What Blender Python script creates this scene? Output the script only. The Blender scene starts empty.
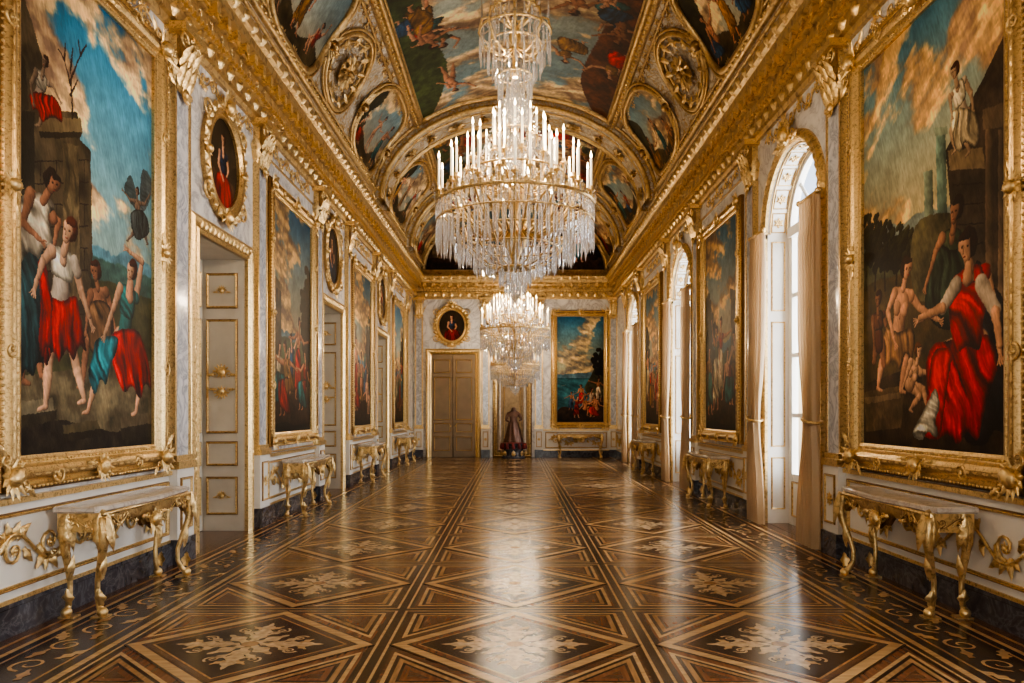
import bpy, math, random
import numpy as np
from mathutils import Matrix, Vector
random.seed(7)
pi=math.pi
W=3.64; D=26.5; B=-6.0; HC=6.6
F=743.0; CX=515.0; CY=412.0; CH=1.6
scene=bpy.context.scene
col=scene.collection

# ------------------------------------------------------------ materials
def newmat(name):
    m=bpy.data.materials.new(name); m.use_nodes=True
    nt=m.node_tree; return m,nt,nt.nodes['Principled BSDF']
def N(nt,t,**k):
    n=nt.nodes.new(t)
    for a,b in k.items():
        if a in n.inputs: n.inputs[a].default_value=b
        else: setattr(n,a,b)
    return n
def ramp(nt,stops):
    r=nt.nodes.new('ShaderNodeValToRGB'); e=r.color_ramp.elements
    while len(e)<len(stops): e.new(.5)
    for i,(p,c) in enumerate(stops):
        e[i].position=p; e[i].color=(*c,1)
    return r
def simple(name,c,rough=.5,metal=0,nscale=8,var=.25,bump=0,bscale=40,coat=0,stretch=None):
    m,nt,p=newmat(name)
    tc=N(nt,'ShaderNodeTexCoord'); src=tc.outputs['Object']
    if stretch:
        mp=N(nt,'ShaderNodeMapping'); mp.inputs['Scale'].default_value=stretch
        nt.links.new(src,mp.inputs[0]); src=mp.outputs[0]
    no=N(nt,'ShaderNodeTexNoise',Scale=nscale,Detail=6.0); nt.links.new(src,no.inputs['Vector'])
    d=tuple(x*(1-var) for x in c); l=tuple(min(1,x*(1+var)) for x in c)
    r=ramp(nt,[(.3,d),(.7,l)]); nt.links.new(no.outputs[0],r.inputs[0])
    nt.links.new(r.outputs[0],p.inputs['Base Color'])
    p.inputs['Roughness'].default_value=rough; p.inputs['Metallic'].default_value=metal
    p.inputs['Coat Weight'].default_value=coat
    if bump:
        b=N(nt,'ShaderNodeTexNoise',Scale=bscale,Detail=4.0); nt.links.new(tc.outputs['Object'],b.inputs['Vector'])
        bn=N(nt,'ShaderNodeBump',Strength=bump,Distance=.02); nt.links.new(b.outputs[0],bn.inputs['Height'])
        nt.links.new(bn.outputs[0],p.inputs['Normal'])
    return m
def marble(name,base,vein,rough=.22,scale=1.6,width=.03,mixk=.75):
    m,nt,p=newmat(name)
    tc=N(nt,'ShaderNodeTexCoord')
    n1=N(nt,'ShaderNodeTexNoise',Scale=scale,Detail=9.0,Distortion=1.6,Roughness=.62)
    nt.links.new(tc.outputs['Object'],n1.inputs['Vector'])
    mid=tuple(a*.62+b*.38 for a,b in zip(base,vein)); lo=tuple(a*.86+b*.14 for a,b in zip(base,vein))
    r=ramp(nt,[(.34,base),(.5-width,mid),(.5,vein),(.5+width,mid),(.6,lo),(.68,base)])
    nt.links.new(n1.outputs[0],r.inputs[0])
    n2=N(nt,'ShaderNodeTexNoise',Scale=scale*.7,Detail=3.0); nt.links.new(tc.outputs['Object'],n2.inputs['Vector'])
    mt=N(nt,'ShaderNodeMath',operation='MULTIPLY'); mt.inputs[1].default_value=mixk; nt.links.new(n2.outputs[0],mt.inputs[0])
    mx=N(nt,'ShaderNodeMixRGB'); mx.inputs[2].default_value=(*base,1)
    nt.links.new(mt.outputs[0],mx.inputs[0]); nt.links.new(r.outputs[0],mx.inputs[1])
    nt.links.new(mx.outputs[0],p.inputs['Base Color']); p.inputs['Roughness'].default_value=rough
    return m
def goldmat(name,c=(.76,.55,.26),dk=(.28,.165,.06),bs=28,bstr=.25,rough=.36,metal=.8):
    m,nt,p=newmat(name)
    tc=N(nt,'ShaderNodeTexCoord')
    n1=N(nt,'ShaderNodeTexNoise',Scale=bs*.7,Detail=5.0,Distortion=1.0); nt.links.new(tc.outputs['Object'],n1.inputs['Vector'])
    r=ramp(nt,[(.26,dk),(.5,c),(.75,tuple(min(1,x*1.12) for x in c))]); nt.links.new(n1.outputs[0],r.inputs[0])
    # crevice shade multiplied into the base colour where the carving is recessed
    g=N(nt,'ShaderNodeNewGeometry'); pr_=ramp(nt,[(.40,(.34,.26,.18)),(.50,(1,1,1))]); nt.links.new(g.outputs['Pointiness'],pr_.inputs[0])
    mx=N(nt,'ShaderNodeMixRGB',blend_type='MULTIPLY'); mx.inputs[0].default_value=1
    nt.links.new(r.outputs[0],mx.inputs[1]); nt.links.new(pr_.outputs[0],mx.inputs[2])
    nt.links.new(mx.outputs[0],p.inputs['Base Color'])
    bn=N(nt,'ShaderNodeBump',Strength=bstr,Distance=.02); nt.links.new(n1.outputs[0],bn.inputs['Height'])
    nt.links.new(bn.outputs[0],p.inputs['Normal'])
    p.inputs['Metallic'].default_value=metal; p.inputs['Roughness'].default_value=rough
    return m
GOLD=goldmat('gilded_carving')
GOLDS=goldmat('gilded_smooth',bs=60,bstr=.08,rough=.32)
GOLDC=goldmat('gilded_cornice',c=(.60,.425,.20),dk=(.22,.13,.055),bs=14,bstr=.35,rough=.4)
MARB=marble('white_veined_marble',(.78,.765,.74),(.27,.26,.29),.2,1.7,.035,.72)
MARBP=marble('pilaster_marble',(.66,.67,.70),(.2,.22,.28),.13,3.2,.06,.55)
WHITE=simple('ivory_paint',(.77,.74,.68),.4,nscale=3,var=.06)
DARKM=marble('dark_base_marble',(.03,.03,.04),(.16,.16,.18),.15,4)
TOPM=marble('table_top_marble',(.66,.6,.53),(.34,.27,.22),.13,4)
DOORW=simple('aged_cream_door_paint',(.62,.58,.50),.38,nscale=3,var=.1)
DOORB=simple('beige_brown_door_paint',(.24,.17,.10),.4,nscale=3,var=.15)
NICHE=simple('ochre_damask',(.34,.24,.13),.5,nscale=10,var=.25)
CURT=simple('silk_curtain',(.56,.42,.26),.45,nscale=2,var=.12,bump=.1,bscale=15)
nt_=CURT.node_tree; p_=nt_.nodes['Principled BSDF']; tl=N(nt_,'ShaderNodeBsdfTranslucent'); tl.inputs[0].default_value=(.8,.55,.3,1)
mx_=N(nt_,'ShaderNodeMixShader'); mx_.inputs[0].default_value=.28; nt_.links.new(p_.outputs[0],mx_.inputs[1]); nt_.links.new(tl.outputs[0],mx_.inputs[2])
nt_.links.new(mx_.outputs[0],nt_.nodes['Material Output'].inputs[0])
WOODD=simple('parquet_ebony',(.026,.011,.007),.2,nscale=30,var=.5,stretch=(1,.12,1))
WOODM=simple('parquet_walnut',(.12,.052,.023),.21,nscale=30,var=.4,stretch=(.12,1,1))
WOODR=simple('parquet_rosewood',(.18,.075,.032),.21,nscale=30,var=.35,stretch=(1,.12,1))
WOODH=simple('parquet_maple',(.50,.31,.14),.22,nscale=30,var=.25,stretch=(.15,1,1))
WOODT=simple('parquet_oak',(.34,.19,.08),.22,nscale=30,var=.3,stretch=(1,.15,1))
WOODL=simple('parquet_medallion_holly',(.50,.345,.19),.22,nscale=20,var=.3)
CANDLE=simple('candle_wax',(.9,.84,.70),.4,var=.03)
CANDLE.node_tree.nodes['Principled BSDF'].inputs['Emission Color'].default_value=(1,.78,.48,1)
CANDLE.node_tree.nodes['Principled BSDF'].inputs['Emission Strength'].default_value=.4
FLAME,nt_,p_=newmat('candle_flame'); p_.inputs['Emission Color'].default_value=(1,.68,.32,1); p_.inputs['Emission Strength'].default_value=30
BRONZE=simple('dark_bronze',(.13,.07,.05),.35,metal=.6,var=.3)
REDV=simple('crimson_velvet',(.16,.02,.02),.7,var=.3)
def crystal():
    m=bpy.data.materials.new('cut_crystal'); m.use_nodes=True; nt=m.node_tree; nt.nodes.clear()
    o=N(nt,'ShaderNodeOutputMaterial'); g=N(nt,'ShaderNodeBsdfGlass',Roughness=0.02,IOR=1.5)
    gl=N(nt,'ShaderNodeBsdfGlossy',Roughness=.08); tr=N(nt,'ShaderNodeBsdfTransparent'); df=N(nt,'ShaderNodeBsdfTranslucent')
    df.inputs[0].default_value=(.93,.95,1,1)
    a=N(nt,'ShaderNodeMixShader'); a.inputs[0].default_value=.45
    nt.links.new(g.outputs[0],a.inputs[1]); nt.links.new(gl.outputs[0],a.inputs[2])
    b=N(nt,'ShaderNodeMixShader'); b.inputs[0].default_value=.15
    nt.links.new(a.outputs[0],b.inputs[1]); nt.links.new(df.outputs[0],b.inputs[2])
    c=N(nt,'ShaderNodeMixShader'); c.inputs[0].default_value=.3
    nt.links.new(b.outputs[0],c.inputs[1]); nt.links.new(tr.outputs[0],c.inputs[2])
    nt.links.new(c.outputs[0],o.inputs[0]); return m
CRYS=crystal()
def glass():
    m=bpy.data.materials.new('window_glass'); m.use_nodes=True; nt=m.node_tree; nt.nodes.clear()
    o=N(nt,'ShaderNodeOutputMaterial'); gl=N(nt,'ShaderNodeBsdfGlossy',Roughness=.02); tr=N(nt,'ShaderNodeBsdfTransparent')
    a=N(nt,'ShaderNodeMixShader'); a.inputs[0].default_value=.08
    nt.links.new(tr.outputs[0],a.inputs[1]); nt.links.new(gl.outputs[0],a.inputs[2]); nt.links.new(a.outputs[0],o.inputs[0]); return m
GLASS=glass()
def oil():
    m,nt,p=newmat('oil_paint'); a=N(nt,'ShaderNodeAttribute',attribute_name='Col')
    nt.links.new(a.outputs['Color'],p.inputs['Base Color']); p.inputs['Roughness'].default_value=.5
    tc=N(nt,'ShaderNodeTexCoord'); b=N(nt,'ShaderNodeTexNoise',Scale=60.0,Detail=3.0); nt.links.new(tc.outputs['Object'],b.inputs['Vector'])
    bn=N(nt,'ShaderNodeBump',Strength=.12,Distance=.01); nt.links.new(b.outputs[0],bn.inputs['Height']); nt.links.new(bn.outputs[0],p.inputs['Normal'])
    p.inputs['Specular IOR Level'].default_value=.2
    return m
OIL=oil()
def stucco():
    m,nt,p=newmat('stucco_with_gilding')
    tc=N(nt,'ShaderNodeTexCoord')
    n=N(nt,'ShaderNodeTexNoise',Scale=2.6,Detail=2.0,Distortion=2.5); nt.links.new(tc.outputs['Object'],n.inputs['Vector'])
    r=ramp(nt,[(.45,(0,0,0)),(.48,(1,1,1)),(.52,(1,1,1)),(.55,(0,0,0))]); nt.links.new(n.outputs[0],r.inputs[0])
    n2=N(nt,'ShaderNodeTexNoise',Scale=9.0,Detail=4.0,Distortion=1.5); nt.links.new(tc.outputs['Object'],n2.inputs['Vector'])
    r2=ramp(nt,[(.35,(.40,.34,.26)),(.6,(.68,.62,.52))]); nt.links.new(n2.outputs[0],r2.inputs[0])
    mx=N(nt,'ShaderNodeMixRGB'); mx.inputs[2].default_value=(.56,.39,.17,1)
    nt.links.new(r.outputs[0],mx.inputs[0]); nt.links.new(r2.outputs[0],mx.inputs[1]); nt.links.new(mx.outputs[0],p.inputs['Base Color'])
    mt=N(nt,'ShaderNodeMath',operation='MULTIPLY'); mt.inputs[1].default_value=.6
    nt.links.new(r.outputs[0],mt.inputs[0]); nt.links.new(mt.outputs[0],p.inputs['Metallic'])
    ad=N(nt,'ShaderNodeMath',operation='ADD'); nt.links.new(r.outputs[0],ad.inputs[0]); nt.links.new(n2.outputs[0],ad.inputs[1])
    bn=N(nt,'ShaderNodeBump',Strength=.7,Distance=.05); nt.links.new(ad.outputs[0],bn.inputs['Height']); nt.links.new(bn.outputs[0],p.inputs['Normal'])
    p.inputs['Roughness'].default_value=.4
    return m
STUC=stucco()

# ------------------------------------------------------------ mesh builder
class MB:
    def __init__(s): s.v=[];s.f=[];s.m=[];s.sm=[];s.n=0;s.mats=[]
    def add(s,V,Fc,mat,M=None,smooth=False):
        V=np.asarray(V,float).reshape(-1,3)
        if M is not None:
            if callable(M) and not isinstance(M,Matrix): V=M(V)
            else:
                A=np.array(M); V=V@A[:3,:3].T+A[:3,3]
        if mat not in s.mats: s.mats.append(mat)
        mi=s.mats.index(mat)
        s.v.append(V); o=s.n
        for f in Fc: s.f.append(tuple(i+o for i in f))
        s.m+= [mi]*len(Fc); s.sm+=[smooth]*len(Fc); s.n+=len(V)
    def mesh(s,name):
        me=bpy.data.meshes.new(name)
        me.from_pydata(np.concatenate(s.v).tolist(),[],s.f)
        for m in s.mats: me.materials.append(m)
        me.polygons.foreach_set('material_index',s.m); me.polygons.foreach_set('use_smooth',s.sm)
        me.update(); return me
    def obj(s,name,M=None,parent=None):
        o=bpy.data.objects.new(name,s.mesh(name)); col.objects.link(o)
        if parent is not None: o.parent=parent
        if M is not None: o.matrix_world=M if parent is None else M
        return o
def inst(name,me,M=None,parent=None):
    o=bpy.data.objects.new(name,me); col.objects.link(o)
    if parent is not None: o.parent=parent
    if M is not None:
        if parent is None: o.matrix_world=M
        else: o.matrix_local=M
    return o
def empty(name,M=None):
    o=bpy.data.objects.new(name,None); o.empty_display_size=.2; col.objects.link(o)
    if M is not None: o.matrix_world=M
    return o
T=lambda x,y,z=0: Matrix.Translation((x,y,z))
RZ=lambda a: Matrix.Rotation(a,4,'Z')
RX=lambda a: Matrix.Rotation(a,4,'X')
RY=lambda a: Matrix.Rotation(a,4,'Y')
def SC(a,b=None,c=None):
    b=a if b is None else b; c=a if c is None else c
    return Matrix.Diagonal((a,b,c,1))
def basis(xa,ya,za,o): 
    m=Matrix.Identity(4)
    for i in range(3): m[i][0]=xa[i];m[i][1]=ya[i];m[i][2]=za[i];m[i][3]=o[i]
    return m
def WM(side,pos,z=0,n=0):
    if side=='L': return basis((0,1,0),(0,0,1),(1,0,0),(-W+n,pos,z))
    if side=='R': return basis((0,-1,0),(0,0,1),(-1,0,0),(W-n,pos,z))
    if side=='F': return basis((1,0,0),(0,0,1),(0,-1,0),(pos,D-n,z))
    return basis((-1,0,0),(0,0,1),(0,1,0),(pos,B+n,z))

def box(mb,mat,x0,x1,y0,y1,z0,z1,M=None):
    V=[(x0,y0,z0),(x1,y0,z0),(x1,y1,z0),(x0,y1,z0),(x0,y0,z1),(x1,y0,z1),(x1,y1,z1),(x0,y1,z1)]
    mb.add(V,[(0,3,2,1),(4,5,6,7),(0,1,5,4),(1,2,6,5),(2,3,7,6),(3,0,4,7)],mat,M)
def quad(mb,mat,pts,M=None): mb.add(pts,[tuple(range(len(pts)))],mat,M)
def tube(mb,mat,pts,rad,n=6,M=None,closed=False):
    P=[Vector(p) for p in pts]; k=len(P)
    if not hasattr(rad,'__len__'): rad=[rad]*k
    V=[];up=None
    for i in range(k):
        if closed: t=P[(i+1)%k]-P[i-1]
        else: t=P[min(i+1,k-1)]-P[max(i-1,0)]
        if t.length<1e-9: t=Vector((0,0,1))
        t.normalize()
        if up is None: up=Vector((0,0,1)) if abs(t.z)<.9 else Vector((1,0,0))
        a=up-t*up.dot(t)
        if a.length<1e-4: a=t.orthogonal()
        a.normalize(); b=t.cross(a); up=a
        for j in range(n):
            an=2*pi*j/n; V.append(P[i]+(a*math.cos(an)+b*math.sin(an))*rad[i])
    Fc=[]
    for i in range(k if closed else k-1):
        for j in range(n):
            i2=(i+1)%k
            Fc.append((i*n+j,i*n+(j+1)%n,i2*n+(j+1)%n,i2*n+j))
    if not closed: Fc.append(tuple(range(n))[::-1]); Fc.append(tuple((k-1)*n+j for j in range(n)))
    mb.add([tuple(v) for v in V],Fc,mat,M,True)
def lathe(mb,mat,prof,n=12,M=None,smooth=True):
    V=[];Fc=[]
    for r,z in prof:
        for j in range(n):
            a=2*pi*j/n; V.append((r*math.cos(a),r*math.sin(a),z))
    for i in range(len(prof)-1):
        for j in range(n): Fc.append((i*n+j,i*n+(j+1)%n,(i+1)*n+(j+1)%n,(i+1)*n+j))
    mb.add(V,Fc,mat,M,smooth)
def ball(mb,mat,r,M=None,n=8,sq=(1,1,1)):
    k=5
    prof=[(r*math.sin(pi*i/k)+1e-4,-r*math.cos(pi*i/k)) for i in range(k+1)]
    Mx=SC(*sq); Mx=Mx if M is None else (M@Mx)
    lathe(mb,mat,prof,n,Mx)
def leaf(mb,mat,L,w,M=None,curl=.25,lobes=3,h=.35):
    na,nb=9,5; V=[]
    for i in range(na):
        t=i/(na-1)
        ww=w*(math.sin(pi*min(1,t*.93+.07))**.7)*(1+.28*math.cos(2*pi*lobes*t))*.5
        for j in range(nb):
            q=(j/(nb-1))*2-1
            V.append((q*ww, L*(t-.08*abs(q)), w*h*(1-abs(q))*math.sin(pi*t*.9+.25)+ curl*L*t*t + .01*L))
    Fc=[(i*nb+j,i*nb+j+1,(i+1)*nb+j+1,(i+1)*nb+j) for i in range(na-1) for j in range(nb-1)]
    mb.add(V,Fc,mat,M,True)
def spiral(mb,mat,R,M=None,turns=1.4,d=1,th=.16,tail=0,n=5,steps=22):
    pts=[];rad=[]
    for i in range(steps):
        t=i/(steps-1); a=d*2*pi*turns*t; r=R*(1-.82*t)
        pts.append((r*math.cos(a),r*math.sin(a),.1*R*t+th*R*.6)); rad.append(th*R*(1-.5*t))
    tube(mb,mat,pts,rad,n,M)
    ball(mb,mat,R*.2,(M if M is not None else Matrix())@T(R*.1,0,th*R),6)
def rosette(mb,mat,R,M,petals=8):
    for i in range(petals): leaf(mb,mat,R,R*.55,M@RZ(2*pi*i/petals),curl=.12,lobes=1)
    for i in range(petals): leaf(mb,mat,R*.6,R*.4,M@T(0,0,R*.1)@RZ(2*pi*(i+.5)/petals),curl=.2,lobes=1)
    ball(mb,mat,R*.2,M@T(0,0,R*.15),8)
def cartouche(mb,mat,S,M):
    ball(mb,mat,S*.22,M@T(0,0,S*.08),8,(1,1.25,.8))
    for a in (-78,-52,-26,0,26,52,78): leaf(mb,mat,S*.58,S*.2,M@RZ(math.radians(a)),curl=.22,lobes=2)
    for a in (140,180,220): leaf(mb,mat,S*.42,S*.17,M@RZ(math.radians(a)),curl=.2,lobes=2)
    spiral(mb,mat,S*.2,M@T(-S*.42,-S*.12),d=1)
    spiral(mb,mat,S*.2,M@T(S*.42,-S*.12)@RZ(pi),d=-1)
    for sx in (-1,1):
        leaf(mb,mat,S*.5,S*.18,M@T(sx*S*.45,-S*.12)@RZ(-sx*math.radians(95)),curl=.1,lobes=3)
def rinceau(mb,mat,L,H,M,k=None):
    k=k or max(2,int(round(L/(H*1.1)))); st=L/k
    pts=[];n=k*10
    for i in range(n+1):
        x=-L/2+L*i/n; pts.append((x,H*.3*math.sin(pi*(x+L/2)/st),H*.04))
    tube(mb,mat,pts,H*.035,5,M)
    for i in range(k):
        x=-L/2+st*(i+.5); sg=1 if i%2==0 else -1
        spiral(mb,mat,H*.26,M@T(x,-sg*H*.02)@RZ(sg*pi/2),d=sg,th=.15,steps=16)
        rosette(mb,mat,H*.12,M@T(x,-sg*H*.02,H*.03),5)
        for a,l,w_ in ((-.9,.42,.2),(-.3,.36,.18),(.4,.40,.2),(1.1,.34,.18)):
            leaf(mb,mat,H*l,H*w_,M@T(x+math.sin(-a)*H*.16*sg,sg*H*.2)@RZ(a+(0 if sg>0 else pi)),lobes=2,curl=.1)
        leaf(mb,mat,H*.36,H*.18,M@T(x+st*.3,0)@RZ(sg*.6+pi*(sg>0)),lobes=2,curl=.1)
        leaf(mb,mat,H*.34,H*.17,M@T(x-st*.3,0)@RZ(-sg*.5+pi*(sg<0)),lobes=2,curl=.1)
def loopframe(mb,mat,loopfn,prof,n,M,closed=True,smooth=False):
    V=[]
    for u,h in prof:
        for i in range(n):
            x,y=loopfn(i,u); V.append((x,y,h))
    Fc=[]
    for a in range(len(prof)-1):
        for i in range(n if closed else n-1):
            j=(i+1)%n; Fc.append((a*n+i,a*n+j,(a+1)*n+j,(a+1)*n+i))
    mb.add(V,Fc,mat,M,smooth)
def rectframe(mb,mat,w,h,prof,M):
    sg=[(-1,-1),(1,-1),(1,1),(-1,1)]
    loopframe(mb,mat,lambda i,u:(sg[i][0]*(w/2+u),sg[i][1]*(h/2+u)),prof,4,M)
def ovalframe(mb,mat,w,h,prof,M,n=40):
    loopframe(mb,mat,lambda i,u:((w/2+u)*math.cos(2*pi*i/n),(h/2+u)*math.sin(2*pi*i/n)),prof,n,M,smooth=False)
def mold(mb,w,h,M,t=.03,d=.02,mat=None):
    rectframe(mb,mat or GOLDS,w-2*t,h-2*t,[(0,0),(0,d*.6),(t*.3,d),(t*.6,d*.7),(t*.8,d),(t,d*.5),(t,0)],M)

# ------------------------------------------------------------ painter
rng=np.random.RandomState(3); TAB=rng.rand(16,256,256)
def vn(x,y,seed):
    t=TAB[seed%16]; xi=np.floor(x).astype(int);yi=np.floor(y).astype(int); fx=x-xi; fy=y-yi
    fx=fx*fx*(3-2*fx); fy=fy*fy*(3-2*fy)
    a=t[yi&255,xi&255];b=t[yi&255,(xi+1)&255];c=t[(yi+1)&255,xi&255];d=t[(yi+1)&255,(xi+1)&255]
    return (a*(1-fx)+b*fx)*(1-fy)+(c*(1-fx)+d*fx)*fy
def fbm(x,y,seed=0,o=5):
    s=0;a=.5;t=0
    for i in range(o):
        s=s+a*vn(x*2**i+17*i,y*2**i+31*i,seed+i); t+=a; a*=.55
    return s/t
def sstep(a,b,x):
    t=np.clip((x-a)/(b-a),0,1); return t*t*(3-2*t)
C3=lambda c: np.array(c,float)
class Paint:
    def __init__(s,w,h,res,seed=0):
        s.w,s.h=w,h; s.res=res; s.nx=int(round(w/res))+1; s.ny=int(round(h/res))+1; s.seed=seed
        s.x,s.y=np.meshgrid(np.linspace(0,w,s.nx),np.linspace(0,h,s.ny))
        s.C=np.zeros((s.ny,s.nx,3)); s.C[:]=.2; s.st=fbm(s.x*9,s.y*9,seed+3,4)
    def box(s,x0,x1,y0,y1):
        i0=max(0,int(x0/s.w*(s.nx-1))-1);i1=min(s.nx,int(x1/s.w*(s.nx-1))+3)
        j0=max(0,int(y0/s.h*(s.ny-1))-1);j1=min(s.ny,int(y1/s.h*(s.ny-1))+3)
        return slice(j0,max(j0,j1)),slice(i0,max(i0,i1))
    def lay(s,sl,m,c):
        m=m[...,None]; s.C[sl]=s.C[sl]*(1-m)+c*m
    def sky(s,top=(.16,.36,.5),bot=(.62,.62,.52),cloud=(.85,.66,.42),cdark=(.42,.36,.32),y0=0,cov=.47,slope=.5,sc=1.0):
        t=np.clip((s.y-y0)/(s.h-y0),0,1)[...,None]; s.C[:]=C3(bot)*(1-t)+C3(top)*t
        xx=(s.x*.9-s.y*slope*.6)*sc; yy=(s.y*1.5+s.x*slope)*sc
        n=fbm(xx,yy,s.seed,6); m=sstep(cov,cov+.12,n)
        n2=fbm(xx+.10,yy-.14,s.seed,6); lit=np.clip((n-n2)*6.5+.55,0,1)[...,None]
        hi=sstep(.75,1,lit)
        s.lay((slice(None),slice(None)),m*.95,(C3(cdark)*(1-lit)+C3(cloud)*lit)*(1+.12*hi))
    def hills(s,y0,amp,c,seed,f=1.2,rough=.5):
        r=y0+amp*(fbm(s.x*f+seed*7.1,s.x*0+seed,seed,5)-.5)*2
        m=sstep(0,.02,r-s.y); v=.6+.8*fbm(s.x*5,s.y*8,seed+2,4)
        s.lay((slice(None),slice(None)),m,C3(c)*v[...,None])
    def spl(s,pts):
        P=[np.array(p,float) for p in pts]; o=[];k=len(P)
        for i in range(k):
            a,b,c,d=P[i-1],P[i],P[(i+1)%k],P[(i+2)%k]
            for t in (0,.2,.4,.6,.8):
                o.append(.5*((2*b)+(c-a)*t+(2*a-5*b+4*c-d)*t*t+(3*b-a-3*c+d)*t**3))
        return o
    def poly(s,pts,c,smooth=True,fold=0,ang=1.2,amt=.4,tex=.3,tscale=6,grad=0,round_=0):
        P=np.array(s.spl(pts) if smooth else pts,float)
        sl=s.box(P[:,0].min(),P[:,0].max(),P[:,1].min(),P[:,1].max()); x=s.x[sl];y=s.y[sl]
        if x.size==0: return
        m=np.zeros(x.shape,bool); dm=np.full(x.shape,9.0)
        for i in range(len(P)):
            x0,y0=P[i];x1,y1=P[(i+1)%len(P)]
            if round_:
                dx,dy=x1-x0,y1-y0; t=np.clip(((x-x0)*dx+(y-y0)*dy)/(dx*dx+dy*dy+1e-12),0,1)
                dm=np.minimum(dm,(x-x0-t*dx)**2+(y-y0-t*dy)**2)
            if y0==y1: continue
            cnd=((y0>y)!=(y1>y)); m^= cnd & (x<(x1-x0)*(y-y0)/(y1-y0)+x0)
        v=1+tex*(fbm(x*tscale,y*tscale,s.seed+5,4)-.5)*2
        if fold:
            ca,sa=math.cos(ang),math.sin(ang); along=-x*sa+y*ca; acr=x*ca+y*sa; k=fold/18
            bend=fbm(along*2.2*k,acr*1.5*k,s.seed+1,2)*.35/k
            r1=fbm((acr+bend)*9*k,along*1.3*k,s.seed+2,3); r2=fbm((acr+bend)*22*k,along*2.5*k,s.seed+6,2)
            ridge=1-np.abs(r1-.5)*5; f_=np.clip(ridge,-.6,1)*.7+(r2-.5)*1.1
            v=v*(1-amt*.45+amt*f_)
        if grad: v=v*(1+grad*((x-P[:,0].mean())/(np.ptp(P[:,0])+1e-6)))
        if round_:
            dd=np.sqrt(dm)/round_; v=v*(.5+.5*sstep(0,1,dd))
            cx,cy=P[:,0].mean(),P[:,1].mean(); v=v*(1-.3*np.clip(((x-cx)-(y-cy)*.3)/(np.ptp(P[:,0])*.5+1e-6),-1,1))
        v=np.maximum(v,.12)
        s.lay(sl,m.astype(float),np.clip(C3(c)*v[...,None],0,1))
    def limb(s,p,r,q,r2,c,L=(-.6,.6)):
        p=np.array(p,float);q=np.array(q,float);R=max(r,r2)
        sl=s.box(min(p[0],q[0])-R,max(p[0],q[0])+R,min(p[1],q[1])-R,max(p[1],q[1])+R)
        x=s.x[sl];y=s.y[sl]
        if x.size==0: return
        d=q-p; l2=max(1e-9,d@d); t=np.clip(((x-p[0])*d[0]+(y-p[1])*d[1])/l2,0,1)
        ex=x-(p[0]+t*d[0]);ey=y-(p[1]+t*d[1]); rr=r+(r2-r)*t
        dd=np.sqrt(ex*ex+ey*ey)/rr; m=1-sstep(.88,1.05,dd)
        v=.80+.40*(ex*L[0]+ey*L[1])/rr-.28*np.clip(dd,0,1)**3
        v=v+.16*(s.st[sl]-.5); cc=C3(c)*v[...,None]; cc[...,0]+=.03
        s.lay(sl,m,np.clip(cc,0,1))
    def figure(s,J,u,skin=(.9,.69,.52),hair=(.2,.1,.05),top=None,skirt=None,fw=1,look=-1,L=(-.6,.6),legs=True):
        g={k:np.array(v,float) for k,v in J.items()}
        nk,hp=g['neck'],g['hip']; d=(nk-hp)/np.linalg.norm(nk-hp); p=np.array([d[1],-d[0]])
        S={'l':nk-d*.42*u-p*.66*u*fw,'r':nk-d*.42*u+p*.66*u*fw}
        Hh={'l':hp-p*.32*u*fw,'r':hp+p*.32*u*fw}
        if legs:
            for k in 'rl':
                if k+'K' in g:
                    s.limb(Hh[k],.44*u,g[k+'K'],.25*u,skin,L)
                    if k+'F' in g:
                        kk,ff=g[k+'K'],g[k+'F']; mid=kk+(ff-kk)*.35
                        s.limb(kk,.24*u,mid,.26*u,skin,L); s.limb(mid,.26*u,ff,.12*u,skin,L); s.limb(ff-np.array([0,.03*u]),.12*u,ff+np.array([look*.36*u,-.12*u]),.075*u,skin,L)
        def arm(k):
            if k+'E' in g:
                s.limb(S[k],.26*u,g[k+'E'],.17*u,skin,L)
                if k+'H' in g:
                    s.limb(g[k+'E'],.18*u,g[k+'H'],.1*u,skin,L)
                    e=g[k+'H']-g[k+'E']; e=e/np.linalg.norm(e)
                    s.limb(g[k+'H'],.12*u,g[k+'H']+e*.24*u,.1*u,skin,L)
                    for a in (-.45,-.15,.15,.45):
                        e2=np.array([e[0]*math.cos(a)-e[1]*math.sin(a),e[0]*math.sin(a)+e[1]*math.cos(a)])
                        s.limb(g[k+'H']+e*.22*u,.045*u,g[k+'H']+e*.2*u+e2*.34*u,.03*u,skin,L)
        arm('r')
        tc=top or skin
        wst=hp+d*.95*u
        s.limb(S['l'],.28*u,S['r'],.28*u,tc,L); s.limb(nk-d*.85*u,.62*u*max(fw,.75),wst,.46*u,tc,L); s.limb(wst,.46*u,hp,.56*u,tc,L)
        if top:
            n=[nk-d*.15*u-p*.5*u,nk-d*.15*u+p*.5*u,nk-d*.9*u+p*.62*u,wst+p*.44*u,wst-p*.44*u,nk-d*.9*u-p*.62*u]
            s.poly(n,top,fold=6/u,ang=.9,amt=.4,round_=.2*u); s.limb(nk-d*.1*u,.2*u,nk-d*.5*u,.2*u,skin,L)
        else:
            for q in (-.3,.3):
                s.limb(nk-d*.95*u+p*q*u*fw,.27*u,nk-d*1.05*u+p*q*u*fw,.27*u,skin,L)
            s.limb(nk-d*1.4*u,.035*u,wst+d*.1*u,.03*u,tuple(z*.78 for z in skin),L); 
        if skirt:
            for sk in (skirt if isinstance(skirt,list) else [skirt]): s.poly(sk[0],sk[1],fold=4.5/u,ang=sk[2] if len(sk)>2 else .25,amt=.75,round_=.22*u)
        arm('l')
        hd=g['head']; s.limb(nk-d*.2*u,.19*u,hd,.18*u,skin,L)
        up=(hd-nk)/np.linalg.norm(hd-nk)
        bk=np.array([-look*.14*u,.08*u])
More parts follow.
